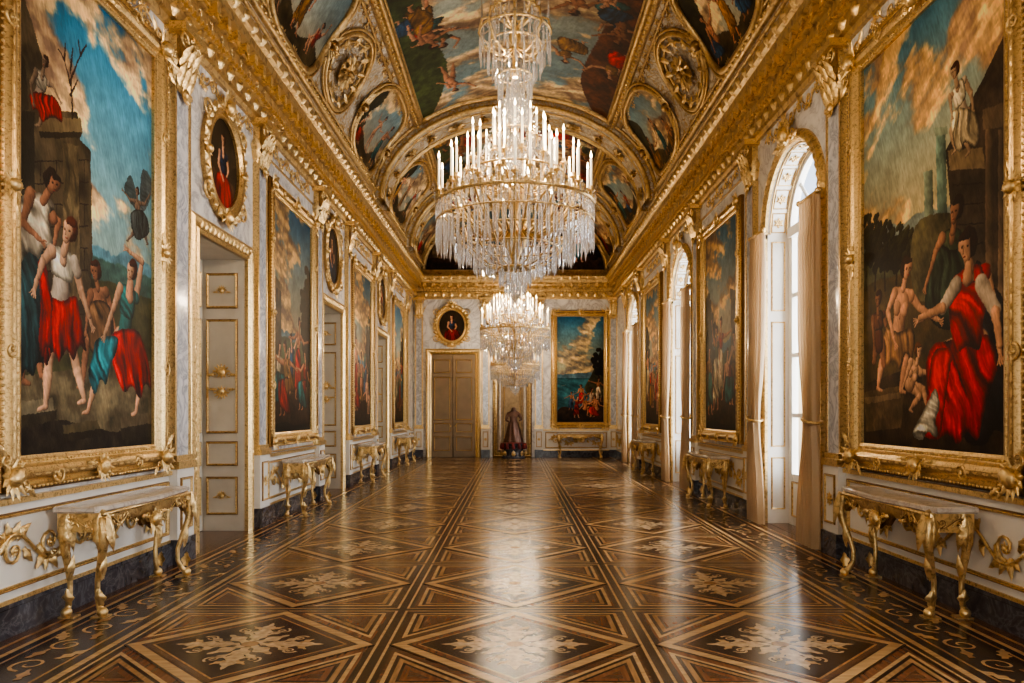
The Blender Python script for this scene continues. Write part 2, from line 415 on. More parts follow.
        s.limb(hd+bk-up*.05*u,.36*u,hd+bk+up*.18*u,.37*u,hair,L); s.limb(hd+bk*2.2,.2*u,hd+bk*2.4-up*.1*u,.16*u,hair,L)
        s.limb(hd-up*.25*u+np.array([look*.06*u,0]),.19*u,hd+up*.14*u+np.array([look*.07*u,0]),.30*u,skin,L)
        s.limb(hd+up*.42*u-np.array([look*.15*u,0]),.17*u,hd+up*.37*u+np.array([look*.18*u,0]),.1*u,hair,L)
        dk=tuple(x*.72 for x in skin)
        for e in (-.11,.13): 
            s.limb(hd+np.array([look*.1*u+e*u,.06*u]),.06*u,hd+np.array([look*.1*u+e*u+.03*u,.06*u]),.05*u,dk,L)
            s.limb(hd+np.array([look*.1*u+e*u,.05*u]),.032*u,hd+np.array([look*.1*u+e*u+.03*u,.05*u]),.028*u,(.2,.1,.07),L)
        s.limb(hd+np.array([look*.13*u,.03*u]),.025*u,hd+np.array([look*.16*u,-.11*u]),.045*u,tuple(x*.82 for x in skin),L)
        s.limb(hd+np.array([look*.07*u,-.23*u]),.028*u,hd+np.array([look*.16*u,-.23*u]),.028*u,(.6,.25,.2),L)
    def tree(s,x,y,h,w,c=(.1,.13,.06),seed=1):
        r=np.random.RandomState(seed)
        s.limb((x,y),w*.05,(x+r.uniform(-.1,.1)*w,y+h*.6),w*.03,(.14,.09,.05))
        for i in range(60):
            a=r.uniform(0,2*pi);q=r.uniform(0,1)**.5
            cx=x+math.cos(a)*q*w*.42;cy=y+h*.62+math.sin(a)*q*h*.36; k=r.uniform(.6,1.25)+.5*(math.sin(a)*q)
            s.limb((cx,cy),w*r.uniform(.07,.14),(cx+w*.08,cy+.02),w*.09,tuple(z*k for z in c))
    def finish(s,gain=1.0,vary=.16,amp=.007,chi=.35):
        jj,ii=np.mgrid[0:s.ny,0:s.nx]; k=amp/s.res*2
        dx=(fbm(s.x*26,s.y*26,s.seed+4,3)-.5)*2*k; dy=(fbm(s.x*26+9,s.y*26+5,s.seed+8,3)-.5)*2*k
        s.C=s.C[np.clip(np.round(jj+dy).astype(int),0,s.ny-1),np.clip(np.round(ii+dx).astype(int),0,s.nx-1)]
        br=fbm(s.x*60+s.y*20,s.y*14,s.seed+9,3); ch=fbm(s.x*.9+3,s.y*.9,s.seed+7,3)
        s.C*= (1+vary*(s.st-.5)*2+.16*(br-.5)*2)[...,None]*(1+chi*(ch-.5)*2)[...,None]
        e=np.maximum(np.abs(2*s.x/s.w-1),np.abs(2*s.y/s.h-1))**6; s.C*=(1-.22*e)[...,None]
        return np.clip(s.C*gain,0,1)**2.2
def randfig(P,r,x,y,H,pal):
    u=H/7.5; lk=r.choice([-1,1]); sit=r.rand()<.4
    a=r.uniform(-.5,.5)*u
    if sit:
        hip=(x,y+1.9*u); nk=(x+a,y+4.4*u); hd=(x+a+lk*.2*u,y+5.1*u)
        J=dict(head=hd,neck=nk,hip=hip,lK=(x+lk*1.6*u,y+2.2*u),lF=(x+lk*1.5*u,y),rK=(x+lk*1.1*u,y+2.4*u),rF=(x+lk*.6*u,y))
        sk=[(x-.7*u,y+2.6*u),(x+.7*u,y+2.7*u),(x+lk*2*u,y+2.5*u),(x+lk*2*u,y+.9*u),(x+lk*.8*u,y+.2*u),(x-lk*.9*u,y+.2*u)]
    else:
        hip=(x,y+3.7*u); nk=(x+a,y+6.2*u); hd=(x+a+lk*.15*u,y+6.95*u)
        J=dict(head=hd,neck=nk,hip=hip,lK=(x-.4*u,y+2*u),lF=(x-.7*u,y),rK=(x+.5*u,y+2*u),rF=(x+.7*u,y))
        sk=[(x-.65*u,y+4.4*u),(x+.65*u,y+4.4*u),(x+1.0*u,y+2*u),(x+.9*u,y+.8*u),(x+.3*u,y+1.1*u),(x,y+.3*u),(x-.5*u,y+.9*u),(x-1.1*u,y+.5*u),(x-.9*u,y+2.4*u)]
    for k,sg in (('l',-1),('r',1)):
        ang=r.uniform(-1.9,.9); ex=nk[0]+sg*(.66+.95*max(.25,abs(math.cos(ang))))*u; ey=nk[1]-.4*u+1.2*u*math.sin(ang)
        J[k+'E']=(ex,ey); a2=ang+r.uniform(-.2,1.2); J[k+'H']=(ex+sg*1.1*u*math.cos(a2),ey+1.1*u*math.sin(a2))
    c1=pal[r.randint(len(pal))]; c2=pal[r.randint(len(pal))]
    tp=c1 if r.rand()<.6 else None
    P.figure(J,u,skin=[(.88,.66,.5),(.78,.55,.4),(.68,.47,.33)][r.randint(3)],top=tp,skirt=(sk,c2) if r.rand()<.9 else None,look=lk)
PAL=[(.6,.1,.08),(.74,.66,.52),(.12,.25,.36),(.46,.32,.15),(.12,.32,.32),(.5,.14,.1),(.24,.25,.17),(.55,.4,.22)]
def genpaint(w,h,res,seed,dark=1.0,nf=5,figH=None,top=(.25,.42,.52)):
    P=Paint(w,h,res,seed); r=np.random.RandomState(seed+11)
    P.sky(top=top,bot=(.72,.6,.42),cloud=(.84,.66,.42),cdark=(.46,.36,.28),y0=h*.35,cov=.41+r.uniform(0,.05),sc=1.4)
    P.hills(h*.46,h*.06,(.34,.44,.48),seed%7,1.5); P.hills(h*.40,h*.05,(.28,.31,.22),seed%5+3,1.1)
    P.hills(h*.33,h*.04,(.25,.19,.11),seed%6+5,.9)
    sd=r.choice([0,1]); tx=w*(.08 if sd else .92)
    for q in range(4): P.tree(tx+r.uniform(-.1,.1)*w,h*.22,h*r.uniform(.35,.6),w*.36,(.14,.13,.06),seed+q)
    ax=w*(.78 if sd else .06); 
    P.poly([(ax,h*.2),(ax+w*.16,h*.2),(ax+w*.16,h*.62),(ax,h*.66)],(.32,.26,.19),smooth=False,tex=.6,grad=-.4)
    P.poly([(ax-w*.02,h*.62),(ax+w*.18,h*.61),(ax+w*.18,h*.64),(ax-w*.02,h*.67)],(.4,.33,.24),smooth=False,tex=.4)
    P.poly([(0,0),(w,0),(w,h*.14),(w*.7,h*.2),(w*.35,h*.16),(0,h*.2)],(.2,.14,.09),tscale=8,tex=.6)
    fh=figH or h*.34
    xs=np.linspace(w*.18,w*.82,nf); order=r.permutation(nf)
    for q,i in enumerate(order): randfig(P,r,xs[i]+r.uniform(-.04,.04)*w,h*(.18-.12*q/nf),fh*r.uniform(.85,1.1),PAL)
    P.poly([(0,0),(w,0),(w,h*.04),(w*.6,h*.03),(w*.3,h*.05),(0,h*.03)],(.1,.07,.045),tscale=8,tex=.6)
    return P,P.finish(dark)
def seapaint(w,h,res,seed):
    P=Paint(w,h,res,seed); r=np.random.RandomState(seed)
    P.sky(top=(.14,.36,.5),bot=(.7,.66,.52),cloud=(.82,.7,.5),cdark=(.4,.38,.36),y0=h*.42,cov=.44,sc=1.3)
    P.hills(h*.48,h*.05,(.3,.42,.48),4,1.6)
    P.poly([(0,0),(w,0),(w,h*.42),(0,h*.42)],(.16,.34,.38),smooth=False,fold=10,ang=1.5,amt=.35)
    for i in range(14): P.limb((r.uniform(0,w*.8),h*r.uniform(.24,.41)),.006,(r.uniform(0,w),h*r.uniform(.24,.41)),.004,(.5,.6,.58)) if i<3 else None
    P.poly([(w*.6,h*.3),(w*.72,h*.44),(w*.86,h*.56),(w,h*.6),(w,h*.2)],(.2,.2,.13),tex=.6)
    P.tree(w*.9,h*.36,h*.34,w*.4,(.11,.13,.07),9)
    P.poly([(0,0),(w,0),(w,h*.24),(w*.7,h*.2),(w*.4,h*.13),(w*.15,h*.15),(0,h*.1)],(.17,.12,.08),tex=.6,tscale=8)
    for x,y,f in ((.3,.12,.17),(.52,.16,.2),(.88,.2,.22),(.72,.14,.25),(.6,.07,.24),(.84,.06,.26),(.42,.05,.2)):
        randfig(P,r,w*x,h*y,h*f,[(.6,.1,.08),(.55,.14,.1),(.72,.62,.5),(.15,.22,.3)])
    return P,P.finish(1.0)
def canvas_mesh(name,P,C,maskfn=None,warp=None,center=True):
    nx,ny=P.nx,P.ny
    V=np.stack([P.x.ravel()-(P.w/2 if center else 0),P.y.ravel()-(P.h/2 if center else 0),np.zeros(nx*ny)],1)
    idx=np.arange(nx*ny).reshape(ny,nx)
    Q=np.stack([idx[:-1,:-1],idx[:-1,1:],idx[1:,1:],idx[1:,:-1]],-1).reshape(-1,4)
    if maskfn is not None:
        c=V[Q].mean(1); Q=Q[maskfn(c[:,0],c[:,1])]
    if warp is not None: V=warp(V)
    me=bpy.data.meshes.new(name); me.vertices.add(len(V)); me.vertices.foreach_set('co',V.ravel().astype(np.float32))
    me.loops.add(Q.size); me.loops.foreach_set('vertex_index',Q.ravel().astype(np.int32))
    me.polygons.add(len(Q)); me.polygons.foreach_set('loop_start',np.arange(0,Q.size,4,dtype=np.int32))
    me.update(calc_edges=True)
    at=me.color_attributes.new('Col','FLOAT_COLOR','POINT')
    rgba=np.ones((nx*ny,4),np.float32); rgba[:,:3]=C.reshape(-1,3); at.data.foreach_set('color',rgba.ravel())
    me.materials.append(OIL); me.validate(); return me

# ------------------------------------------------------------ framed paintings
def frame_mesh(w,h,fw,fancy=True,corner=.42,bot=None):
    mb=MB(); I=Matrix()
    k=fw/.3
    prof=[(-.02,.015),(-.02,.05),(.01*k,.06),(.03*k,.045),(.05*k,.05),(.08*k,.08),(.13*k,.1),(.18*k,.095),(.21*k,.06),(.23*k,.055),(.25*k,.08),(.28*k,.075),(.3*k,.045),(.3*k,0)]
    rectframe(mb,GOLDS,w,h,prof,I)
    u=.15*k; n=.085
    for (ax,length,rot,px,py) in ((0,w,0,0,h/2+u),(0,w,pi,0,-h/2-u),(1,h,-pi/2,w/2+u,0),(1,h,pi/2,-w/2-u,0)):
        c=int(length/.11)
        for i in range(c):
            q=(i+.5)/c*length-length/2
            M=T(px,py,n)@RZ(rot)@T(q,0,0)
            leaf(mb,GOLD,.125,.085*max(k,.75),M@T(-.05,0,0)@RZ(-pi/2 if q<0 else pi/2)@T(0,-.02,0),curl=.02,lobes=1,h=.25)
        c=int(length/.05)
        for i in range(c):
            q=(i+.5)/c*length-length/2
            ball(mb,GOLDS,.015,T(px,py,n)@RZ(rot)@T(q,.115*k,-.01),5)
            ball(mb,GOLDS,.012,T(px,py,n)@RZ(rot)@T(q,-.125*k,-.035),5)
        for q in (-.3,.3):
            spiral(mb,GOLD,.07,T(px,py,n)@RZ(rot)@T(q*length,.02,0),d=1 if q>0 else -1,th=.2)
    bot=bot or corner
    for sx in (-1,1):
        for sy in (-1,1):
            a=math.atan2(-sx,sy)
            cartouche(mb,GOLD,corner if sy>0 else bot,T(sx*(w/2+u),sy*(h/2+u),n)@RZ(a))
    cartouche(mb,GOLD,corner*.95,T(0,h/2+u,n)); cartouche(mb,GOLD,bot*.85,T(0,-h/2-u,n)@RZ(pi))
    cartouche(mb,GOLD,corner*.6,T(w/2+u,0,n)@RZ(-pi/2)); cartouche(mb,GOLD,corner*.6,T(-w/2-u,0,n)@RZ(pi/2))
    box(mb,DARKM,-w/2,w/2,-h/2,h/2,0.0,.012)
    return mb.mesh('ornate_frame')
def hang(name,side,pos,zc,cm,fm):
    e=empty(name,WM(side,pos,zc,.0))
    inst('gilded_frame',fm,Matrix(),e); inst('canvas',cm,T(0,0,.02),e)
    return e
# hero left
Y0,Y1,Z0,Z1=5.38,7.42,1.26,5.16
HW,HH=Y1-Y0,Z1-Z0
def pl(px,py):
    Y=2705/(515-px); return (Y-Y0, CH+(CY-py)*Y/F-Z0)
def PL(*a): return [pl(*p) for p in a]
def heroL():
    P=Paint(HW,HH,.0048,1)
    P.sky(top=(.12,.42,.60),bot=(.58,.68,.66),cloud=(.92,.76,.54),cdark=(.54,.42,.34),y0=HH*.4,cov=.42,slope=.7,sc=1.25)
    P.hills(pl(120,243)[1],.26,(.34,.53,.6),2,1.4); P.hills(pl(120,262)[1],.16,(.24,.38,.36),4,1.3); P.hills(pl(120,290)[1],.12,(.24,.24,.15),3,1.2)
    P.poly(PL((5,-60),(40,60),(42,110),(75,112),(78,140),(88,150),(90,255),(84,345),(5,380)),(.29,.25,.19),smooth=False,tex=.6,tscale=5,grad=-.4)
    for yy in (160,182,204,226,248,270,292,314): P.limb(pl(8,yy+2),.005,pl(86,yy),.005,(.16,.13,.1))
    for k_,yy in enumerate((160,182,204,226,248,270,292)):
        for xx in (20,38,54,70,82): P.limb(pl(xx+(k_%2)*7,yy+1),.004,pl(xx+(k_%2)*7,yy+21),.004,(.17,.14,.1))
    P.poly(PL((36,118),(78,118),(80,132),(36,132)),(.42,.36,.26),smooth=False)
    P.poly(PL((36,132),(80,132),(78,138),(38,138)),(.17,.14,.1),smooth=False)
    P.poly(PL((14,110),(32,112),(32,330),(14,335)),(.19,.17,.13),smooth=False,tex=.4)
    P.poly(PL((60,142),(76,146),(78,300),(62,305)),(.38,.33,.24),smooth=False,tex=.5,fold=40,ang=0,amt=.3)
    P.poly(PL((5,20),(22,60),(26,110),(5,115)),(.24,.21,.16),smooth=False,tex=.5)
    for a,b in (((70,118),(68,70)),((68,85),(62,60)),((68,80),(78,55)),((78,55),(84,45)),((68,70),(70,48)),((62,60),(56,50)),((78,55),(76,40)),((62,60),(63,44)),((68,95),(75,80))):
        P.limb(pl(*a),.012,pl(*b),.006,(.2,.13,.08))
    P.figure(dict(head=pl(42,62),neck=pl(40,72),hip=pl(36,100),lE=pl(28,84),lH=pl(30,98),rE=pl(50,86),rH=pl(56,98),lK=pl(42,112),lF=pl(36,125)),.105,skin=(.62,.55,.45),top=(.7,.66,.58),skirt=(PL((28,92),(50,96),(58,108),(60,122),(50,116),(40,122),(34,110),(30,108)),(.62,.12,.1)))
    P.poly(PL((5,378),(50,372),(100,365),(152,360),(152,470),(5,480)),(.37,.33,.25),smooth=False,tex=.6,tscale=7)
    P.poly(PL((5,425),(60,420),(110,432),(152,428),(152,470),(5,480)),(.18,.15,.12),smooth=False,tex=.6,tscale=9)
    P.poly(PL((14,402),(50,398),(54,420),(14,430)),(.46,.42,.33),smooth=False,tex=.4)
    P.poly(PL((14,416),(54,410),(54,420),(14,430)),(.22,.19,.14),smooth=False,tex=.4)
    P.poly(PL((118,418),(150,412),(150,436),(120,440)),(.38,.33,.25),smooth=False,tex=.4); P.poly(PL((118,428),(150,423),(150,436),(120,440)),(.2,.17,.13),smooth=False,tex=.4)
    P.poly(PL((60,425),(95,420),(100,436),(62,442)),(.32,.28,.2),smooth=False,tex=.4); P.poly(PL((60,434),(98,429),(100,436),(62,442)),(.17,.14,.1),smooth=False,tex=.4)
    P.poly(PL((128,175),(122,190),(130,205),(136,212),(134,192)),(.22,.27,.28),fold=50); P.poly(PL((140,170),(150,182),(146,205),(138,210)),(.28,.32,.33),fold=50)
    P.figure(dict(head=pl(135,192),neck=pl(135,198),hip=pl(136,218),lE=pl(128,200),lH=pl(122,192),rE=pl(143,204),rH=pl(147,196),lK=pl(132,232),lF=pl(126,240),rK=pl(142,234),rF=pl(146,244)),.09,skin=(.5,.42,.34),skirt=(PL((129,212),(142,212),(147,232),(136,240),(130,230)),(.2,.22,.22)))
    P.figure(dict(head=pl(50,184),neck=pl(42,196),hip=pl(24,262),lE=pl(20,222),lH=pl(34,236),rE=pl(56,222),rH=pl(52,240),lK=pl(18,320),lF=pl(20,380),rK=pl(34,320),rF=pl(38,375)),.22,skin=(.74,.52,.38),hair=(.14,.09,.06),look=1,
      skirt=[(PL((12,240),(40,250),(44,290),(42,330),(44,366),(36,362),(30,376),(22,370),(14,385)),(.11,.23,.25)),(PL((20,196),(40,194),(52,206),(46,216),(48,232),(50,246),(40,248),(36,258),(26,252),(16,262),(12,225)),(.84,.78,.68),.9)])
    P.figure(dict(head=pl(93,272),neck=pl(95,284),hip=pl(100,325),lE=pl(86,305),lH=pl(84,325),rE=pl(108,305),rH=pl(112,325),lK=pl(84,345),lF=pl(80,385),rK=pl(106,360)),.19,skin=(.68,.48,.35),hair=(.28,.16,.09),skirt=(PL((86,305),(98,300),(108,308),(112,330),(112,352),(100,346),(90,354),(84,325)),(.46,.33,.22)))
    P.figure(dict(head=pl(129,272),neck=pl(127,284),hip=pl(122,338),lE=pl(112,306),lH=pl(104,330),rE=pl(140,262),rH=pl(128,252),lK=pl(98,362),lF=pl(86,410),rK=pl(140,372),rF=pl(134,412)),.22,skin=(.9,.7,.54),hair=(.3,.15,.07),top=(.1,.46,.46),look=-1,
      skirt=[(PL((112,332),(134,330),(142,345),(147,365),(149,388),(143,384),(138,399),(130,386),(122,392),(114,376),(108,350)),(.70,.07,.08),.3),(PL((94,340),(106,336),(116,338),(114,352),(108,366),(104,384),(98,380),(93,394),(88,384),(86,372),(90,355)),(.13,.52,.58),.35)])
    P.limb(pl(129,284),.045,pl(128,298),.06,(.88,.67,.52))
    P.figure(dict(head=pl(66,232),neck=pl(62,247),hip=pl(57,306),lE=pl(40,262),lH=pl(34,282),rE=pl(78,290),rH=pl(87,318),lK=pl(46,362),lF=pl(43,406),rK=pl(72,358),rF=pl(82,400)),.235,skin=(.95,.76,.6),hair=(.38,.18,.08),top=(.88,.84,.75),look=-1,
      skirt=[(PL((46,298),(60,301),(73,296),(77,312),(81,332),(84,352),(77,346),(71,360),(64,350),(57,362),(50,352),(44,366),(40,350),(41,325)),(.74,.05,.07),.15),(PL((35,262),(42,262),(47,285),(50,305),(49,330),(51,352),(44,346),(40,358),(36,342),(38,300)),(.8,.07,.09),.1)])
    P.limb(pl(72,262),.055,pl(79,290),.04,(.95,.76,.6)); P.limb(pl(79,290),.04,pl(87,316),.024,(.95,.76,.6))
    P.limb(pl(72,262),.065,pl(75,272),.06,(.88,.84,.75))
    return P,P.finish(1.0,amp=.005)
P,C=heroL(); cmL=canvas_mesh('canvas_left',P,C)
fmH=frame_mesh(HW,HH,.24,corner=.38,bot=.32)
hang('framed_painting','L',(Y0+Y1)/2,(Z0+Z1)/2,cmL,fmH)
# hero right
RY0,RY1,RZ0,RZ1=5.44,7.73,1.26,5.16
RW=RY1-RY0
def pr(px,py):
    Y=2705/(px-515); return (RY1-Y, CH+(CY-py)*Y/F-RZ0)
def PR(*a): return [pr(*p) for p in a]
def heroR():
    P=Paint(RW,HH,.005,6)
    P.sky(top=(.24,.42,.50),bot=(.84,.7,.46),cloud=(.9,.70,.44),cdark=(.56,.43,.32),y0=HH*.42,cov=.44,slope=-.9,sc=1.1)
    P.hills(pr(890,235)[1],.2,(.46,.5,.46),3,1.5); P.hills(pr(890,250)[1],.14,(.33,.33,.23),5,1.2); P.hills(pr(890,280)[1],.12,(.29,.23,.13),2,1.0)
    for i,(a,b) in enumerate(((868,240),(877,245),(887,242),(898,248),(908,252))): P.tree(pr(a,b)[0],pr(a,290)[1],.8-.06*i,.34,(.15,.16,.09),i+3)
    P.poly(PR((938,135),(948,133),(950,225),(940,228)),(.36,.44,.38),smooth=False,grad=-.6,tex=.5); P.poly(PR((926,172),(935,170),(936,230),(927,232)),(.38,.42,.35),smooth=False,grad=-.6,tex=.5)
    P.poly(PR((936,128),(950,126),(950,134),(937,136)),(.44,.48,.4),smooth=False)
    P.poly(PR((918,225),(960,215),(975,250),(940,300),(915,290)),(.3,.27,.18),tex=.6)
    P.poly(PR((948,150),(985,80),(1014,20),(1014,340),(960,330),(955,230)),(.23,.18,.14),smooth=False,tex=.6,grad=.3)
    P.poly(PR((950,150),(985,148),(988,168),(952,170)),(.46,.38,.27),smooth=False); P.poly(PR((985,110),(1014,100),(1014,125),(986,130)),(.38,.31,.23),smooth=False)
    for a in (988,1001): P.poly(PR((a,130),(a+8,128),(a+8,300),(a,302)),(.34,.27,.2),smooth=False,grad=-.7,tex=.4)
    for yy in (185,205,225,245): P.limb(pr(956,yy),.005,pr(986,yy-2),.005,(.1,.08,.06))
    P.figure(dict(head=pr(957,72),neck=pr(959,82),hip=pr(966,118),lE=pr(952,96),lH=pr(954,112),rE=pr(974,94),rH=pr(976,112),lK=pr(954,130),lF=pr(958,150),rK=pr(968,136),rF=pr(972,152)),.14,skin=(.66,.56,.43),top=(.72,.66,.54),skirt=(PR((954,112),(975,110),(982,135),(976,148),(968,142),(962,152),(956,142)),(.68,.6,.46)),look=-1)
    P.poly(PR((864,385),(900,372),(960,368),(1014,360),(1014,500),(864,480)),(.2,.145,.10),smooth=False,tex=.6,tscale=7)
    P.poly(PR((866,392),(902,386),(906,398),(903,428),(868,432)),(.34,.27,.18),smooth=False,tex=.5)
    P.poly(PR((866,398),(903,392),(903,398),(868,404)),(.46,.37,.26),smooth=False,tex=.4)
    P.poly(PR((905,405),(940,398),(946,434),(908,440)),(.24,.18,.12),smooth=False,tex=.5)
    P.figure(dict(head=pr(958,212),neck=pr(956,226),hip=pr(950,280),lE=pr(938,252),lH=pr(930,280),rE=pr(968,252),rH=pr(970,275)),.22,skin=(.7,.5,.36),hair=(.12,.07,.05),top=(.24,.27,.17),legs=False,
      skirt=(PR((940,245),(955,250),(970,250),(976,300),(950,330),(928,310),(932,265)),(.18,.22,.16)))
    P.figure(dict(head=pr(909,270),neck=pr(906,284),hip=pr(899,340),lE=pr(890,312),lH=pr(896,338),rE=pr(922,308),rH=pr(938,318),lK=pr(884,362),lF=pr(880,388),rK=pr(908,362),rF=pr(903,390)),.23,skin=(.88,.65,.48),hair=(.2,.12,.07),look=1,
      skirt=(PR((888,328),(900,332),(914,328),(917,342),(914,360),(908,354),(902,370),(896,360),(888,366),(883,350)),(.54,.38,.24)))
    P.figure(dict(head=pr(880,300),neck=pr(880,310),hip=pr(881,345),lE=pr(875,325),lH=pr(876,342),rE=pr(888,325),lK=pr(876,362),rK=pr(886,365)),.16,skin=(.58,.4,.28),top=(.34,.2,.14))
    P.figure(dict(head=pr(921,352),neck=pr(920,361),hip=pr(912,384),lE=pr(910,372),lH=pr(906,384),rE=pr(928,372),rH=pr(936,366),lK=pr(922,396),lF=pr(912,410),rK=pr(926,390),rF=pr(930,408)),.15,skin=(.9,.7,.52),hair=(.4,.25,.13),look=1)
    P.poly(PR((978,262),(992,280),(1006,300),(1010,340),(1014,380),(1008,410),(1012,436),(998,430),(985,446),(965,430),(975,340)),(.10,.095,.115),fold=16,ang=.3,round_=.1)
    P.figure(dict(head=pr(969,248),neck=pr(972,264),hip=pr(975,345),lE=pr(948,305),lH=pr(925,318),rE=pr(998,312),rH=pr(1002,345),lK=pr(940,352),lF=pr(930,425),rK=pr(985,370),rF=pr(965,432)),.28,skin=(.93,.7,.52),hair=(.16,.09,.06),top=(.7,.07,.07),look=-1,
      skirt=[(PR((955,340),(990,335),(1000,365),(992,392),(986,415),(980,440),(970,432),(960,444),(950,434),(938,440),(922,432),(928,412),(930,395),(928,365),(936,345)),(.70,.045,.055),.35),(PR((936,352),(954,350),(951,378),(947,405),(942,436),(935,426),(926,436),(928,410),(931,385)),(.84,.10,.09),.12)])
    P.poly(PR((952,284),(964,282),(984,282),(990,300),(985,325),(982,350),(970,346),(958,352),(952,320)),(.76,.055,.065),fold=17,ang=.7,round_=.08,amt=.7)
    P.limb(pr(971,266),.05,pr(970,278),.07,(.93,.7,.52))
    P.limb(pr(984,284),.085,pr(998,310),.07,(.84,.78,.66)); P.limb(pr(998,312),.055,pr(1003,345),.035,(.9,.68,.5))
    P.limb(pr(958,286),.085,pr(945,308),.065,(.86,.8,.68)); P.limb(pr(945,308),.05,pr(922,318),.03,(.9,.68,.5))
    P.poly(PR((915,434),(922,418),(930,402),(938,388),(942,405),(938,420),(940,438),(930,432),(924,440)),(.84,.8,.7),fold=22,round_=.05,amt=.6)
    return P,P.finish(1.03,amp=.005)
P,C=heroR(); cmR=canvas_mesh('canvas_right',P,C)
fmR=frame_mesh(RW,HH,.26,corner=.4,bot=.34)
hang('framed_painting','R',(RY0+RY1)/2,(RZ0+RZ1)/2,cmR,fmR)
# mid paintings
mw,mh=2.1,3.6
fmM=frame_mesh(mw,mh,.19,corner=.3,bot=.26)
for i,(sd,pos) in enumerate((('L',12.1),('L',17.55),('L',23.05),('R',13.05),('R',19.5))):
    P,C=genpaint(mw,mh,.0095,20+i*3,dark=.98,nf=5,figH=mh*.4)
    hang('framed_painting',sd,pos,3.07,canvas_mesh('canvas',P,C),fmM)
P,C=seapaint(1.7,3.8,.011,41)
hang('framed_painting','F',2.33,3.12,canvas_mesh('canvas',P,C),frame_mesh(1.7,3.8,.2,corner=.3))

# oval portraits
def portrait(seed,w,h):
    P=Paint(w,h,.008,seed); P.C[:]=C3((.2,.16,.11)); P.poly([(0,0),(w,0),(w,h*.3),(0,h*.35)],(.26,.19,.13),tex=.5)
    u=h*.15
    P.figure(dict(head=(w*.5,h*.76),neck=(w*.5,h*.66),hip=(w*.5,h*.34),lE=(w*.34,h*.46),lH=(w*.45,h*.36),rE=(w*.68,h*.46),rH=(w*.6,h*.34),lK=(w*.35,h*.2),lF=(w*.35,0),rK=(w*.65,h*.2),rF=(w*.6,0)),u,top=[(.3,.14,.1),(.5,.1,.09),(.14,.2,.28)][seed%3],
       skirt=([(w*.3,h*.36),(w*.7,h*.36),(w*.85,h*.1),(w*.6,0),(w*.2,0),(w*.2,h*.15)],[(.5,.12,.1),(.14,.18,.24),(.5,.35,.15)][(seed+1)%3]))
    return P,P.finish(1.0)
def oval_frame(w,h,fw=.17):
    mb=MB(); k=fw/.17
    ovalframe(mb,GOLDS,w,h,[(-.01,.015),(-.01,.05),(.02*k,.05),(.04*k,.04),(.07*k,.08),(.11*k,.09),(.14*k,.06),(.17*k,.05),(.17*k,0)],Matrix())
    n=30
    for i in range(n):
        a=2*pi*i/n; leaf(mb,GOLD,.17*k,.12*k,T((w/2+.09*k)*math.cos(a),(h/2+.09*k)*math.sin(a),.06)@RZ(a-pi/2+.6*(1 if math.cos(a)>0 else -1)),curl=.05,lobes=2)
    cartouche(mb,GOLD,.42*k,T(0,h/2+.14*k,.07)); cartouche(mb,GOLD,.34*k,T(0,-h/2-.12*k,.07)@RZ(pi))
    for sx in (-1,1):
        spiral(mb,GOLD,.13*k,T(sx*(w/2+.1*k),-h*.42,.05)@RZ(0 if sx<0 else pi),d=sx)
        spiral(mb,GOLD,.13*k,T(sx*(w/2+.1*k),h*.42,.05)@RZ(0 if sx<0 else pi),d=-sx)
        cartouche(mb,GOLD,.26*k,T(sx*(w/2+.1*k),0,.06)@RZ(-sx*pi/2))
    return mb.mesh('oval_frame')
ow,oh=.92,1.1
fo=oval_frame(ow,oh)
inell=lambda w,h:(lambda x,y:(x/(w/2))**2+(y/(h/2))**2<1.02)
for i,(sd,pos,z) in enumerate((('L',9.22,4.68),('L',14.72,4.68),('L',20.17,4.68),('F',-2.25,4.68))):
    P,C=portrait(50+i,ow,oh)
    hang('oval_portrait',sd,pos,z,canvas_mesh('canvas',P,C,inell(ow,oh)),fo)

# ------------------------------------------------------------ walls
WINS=[9.75,16.15,22.6,3.3,-3.0]; WR=.95; WSP=4.15; DEP=.30
FILLWINS=[-1.9,1.9]  # unseen back-wall windows, added to bring in soft frontal fill
DOORS=[9.22,14.72,20.17]; DWH=.78; DTOP=3.65; DDEP=.6
H=HC; K=24
mb=MB(); cur=B
for c in sorted(DOORS):
    quad(mb,MARB,[(cur,0,0),(c-DWH,0,0),(c-DWH,H,0),(cur,H,0)],WM('L',0))
    quad(mb,MARB,[(c-DWH,DTOP,0),(c+DWH,DTOP,0),(c+DWH,H,0),(c-DWH,H,0)],WM('L',0))
    cur=c+DWH
quad(mb,MARB,[(cur,0,0),(D,0,0),(D,H,0),(cur,H,0)],WM('L',0))
mb.obj('wall_left')
def arched_wall(name,M,a,b,wins,H):
    mb=MB(); cur=a
    for c in sorted(wins):
        quad(mb,MARB,[(cur,0,0),(c-WR,0,0),(c-WR,H,0),(cur,H,0)],M)
        A=[(c-WR*math.cos(pi*i/K),WSP+WR*math.sin(pi*i/K)) for i in range(K+1)]
        for i in range(K): quad(mb,MARB,[(*A[i],0),(*A[i+1],0),(A[i+1][0],H,0),(A[i][0],H,0)],M)
        path=[(c-WR,0)]+A+[(c+WR,0)]
        for i in range(len(path)-1): quad(mb,WHITE,[(*path[i],0),(*path[i+1],0),(*path[i+1],-DEP-.12),(*path[i],-DEP-.12)],M)
        cur=c+WR
    quad(mb,MARB,[(cur,0,0),(b,0,0),(b,H,0),(cur,H,0)],M)
    return mb.obj(name)
arched_wall('wall_right',basis((0,1,0),(0,0,1),(-1,0,0),(W,0,0)),B,D,WINS,HC)
mb=MB(); quad(mb,MARB,[(-W,0,0),(W,0,0),(W,9.3,0),(-W,9.3,0)],WM('F',0)); mb.obj('wall_far')
arched_wall('wall_back',WM('B',0),-W,W,FILLWINS,9.3)

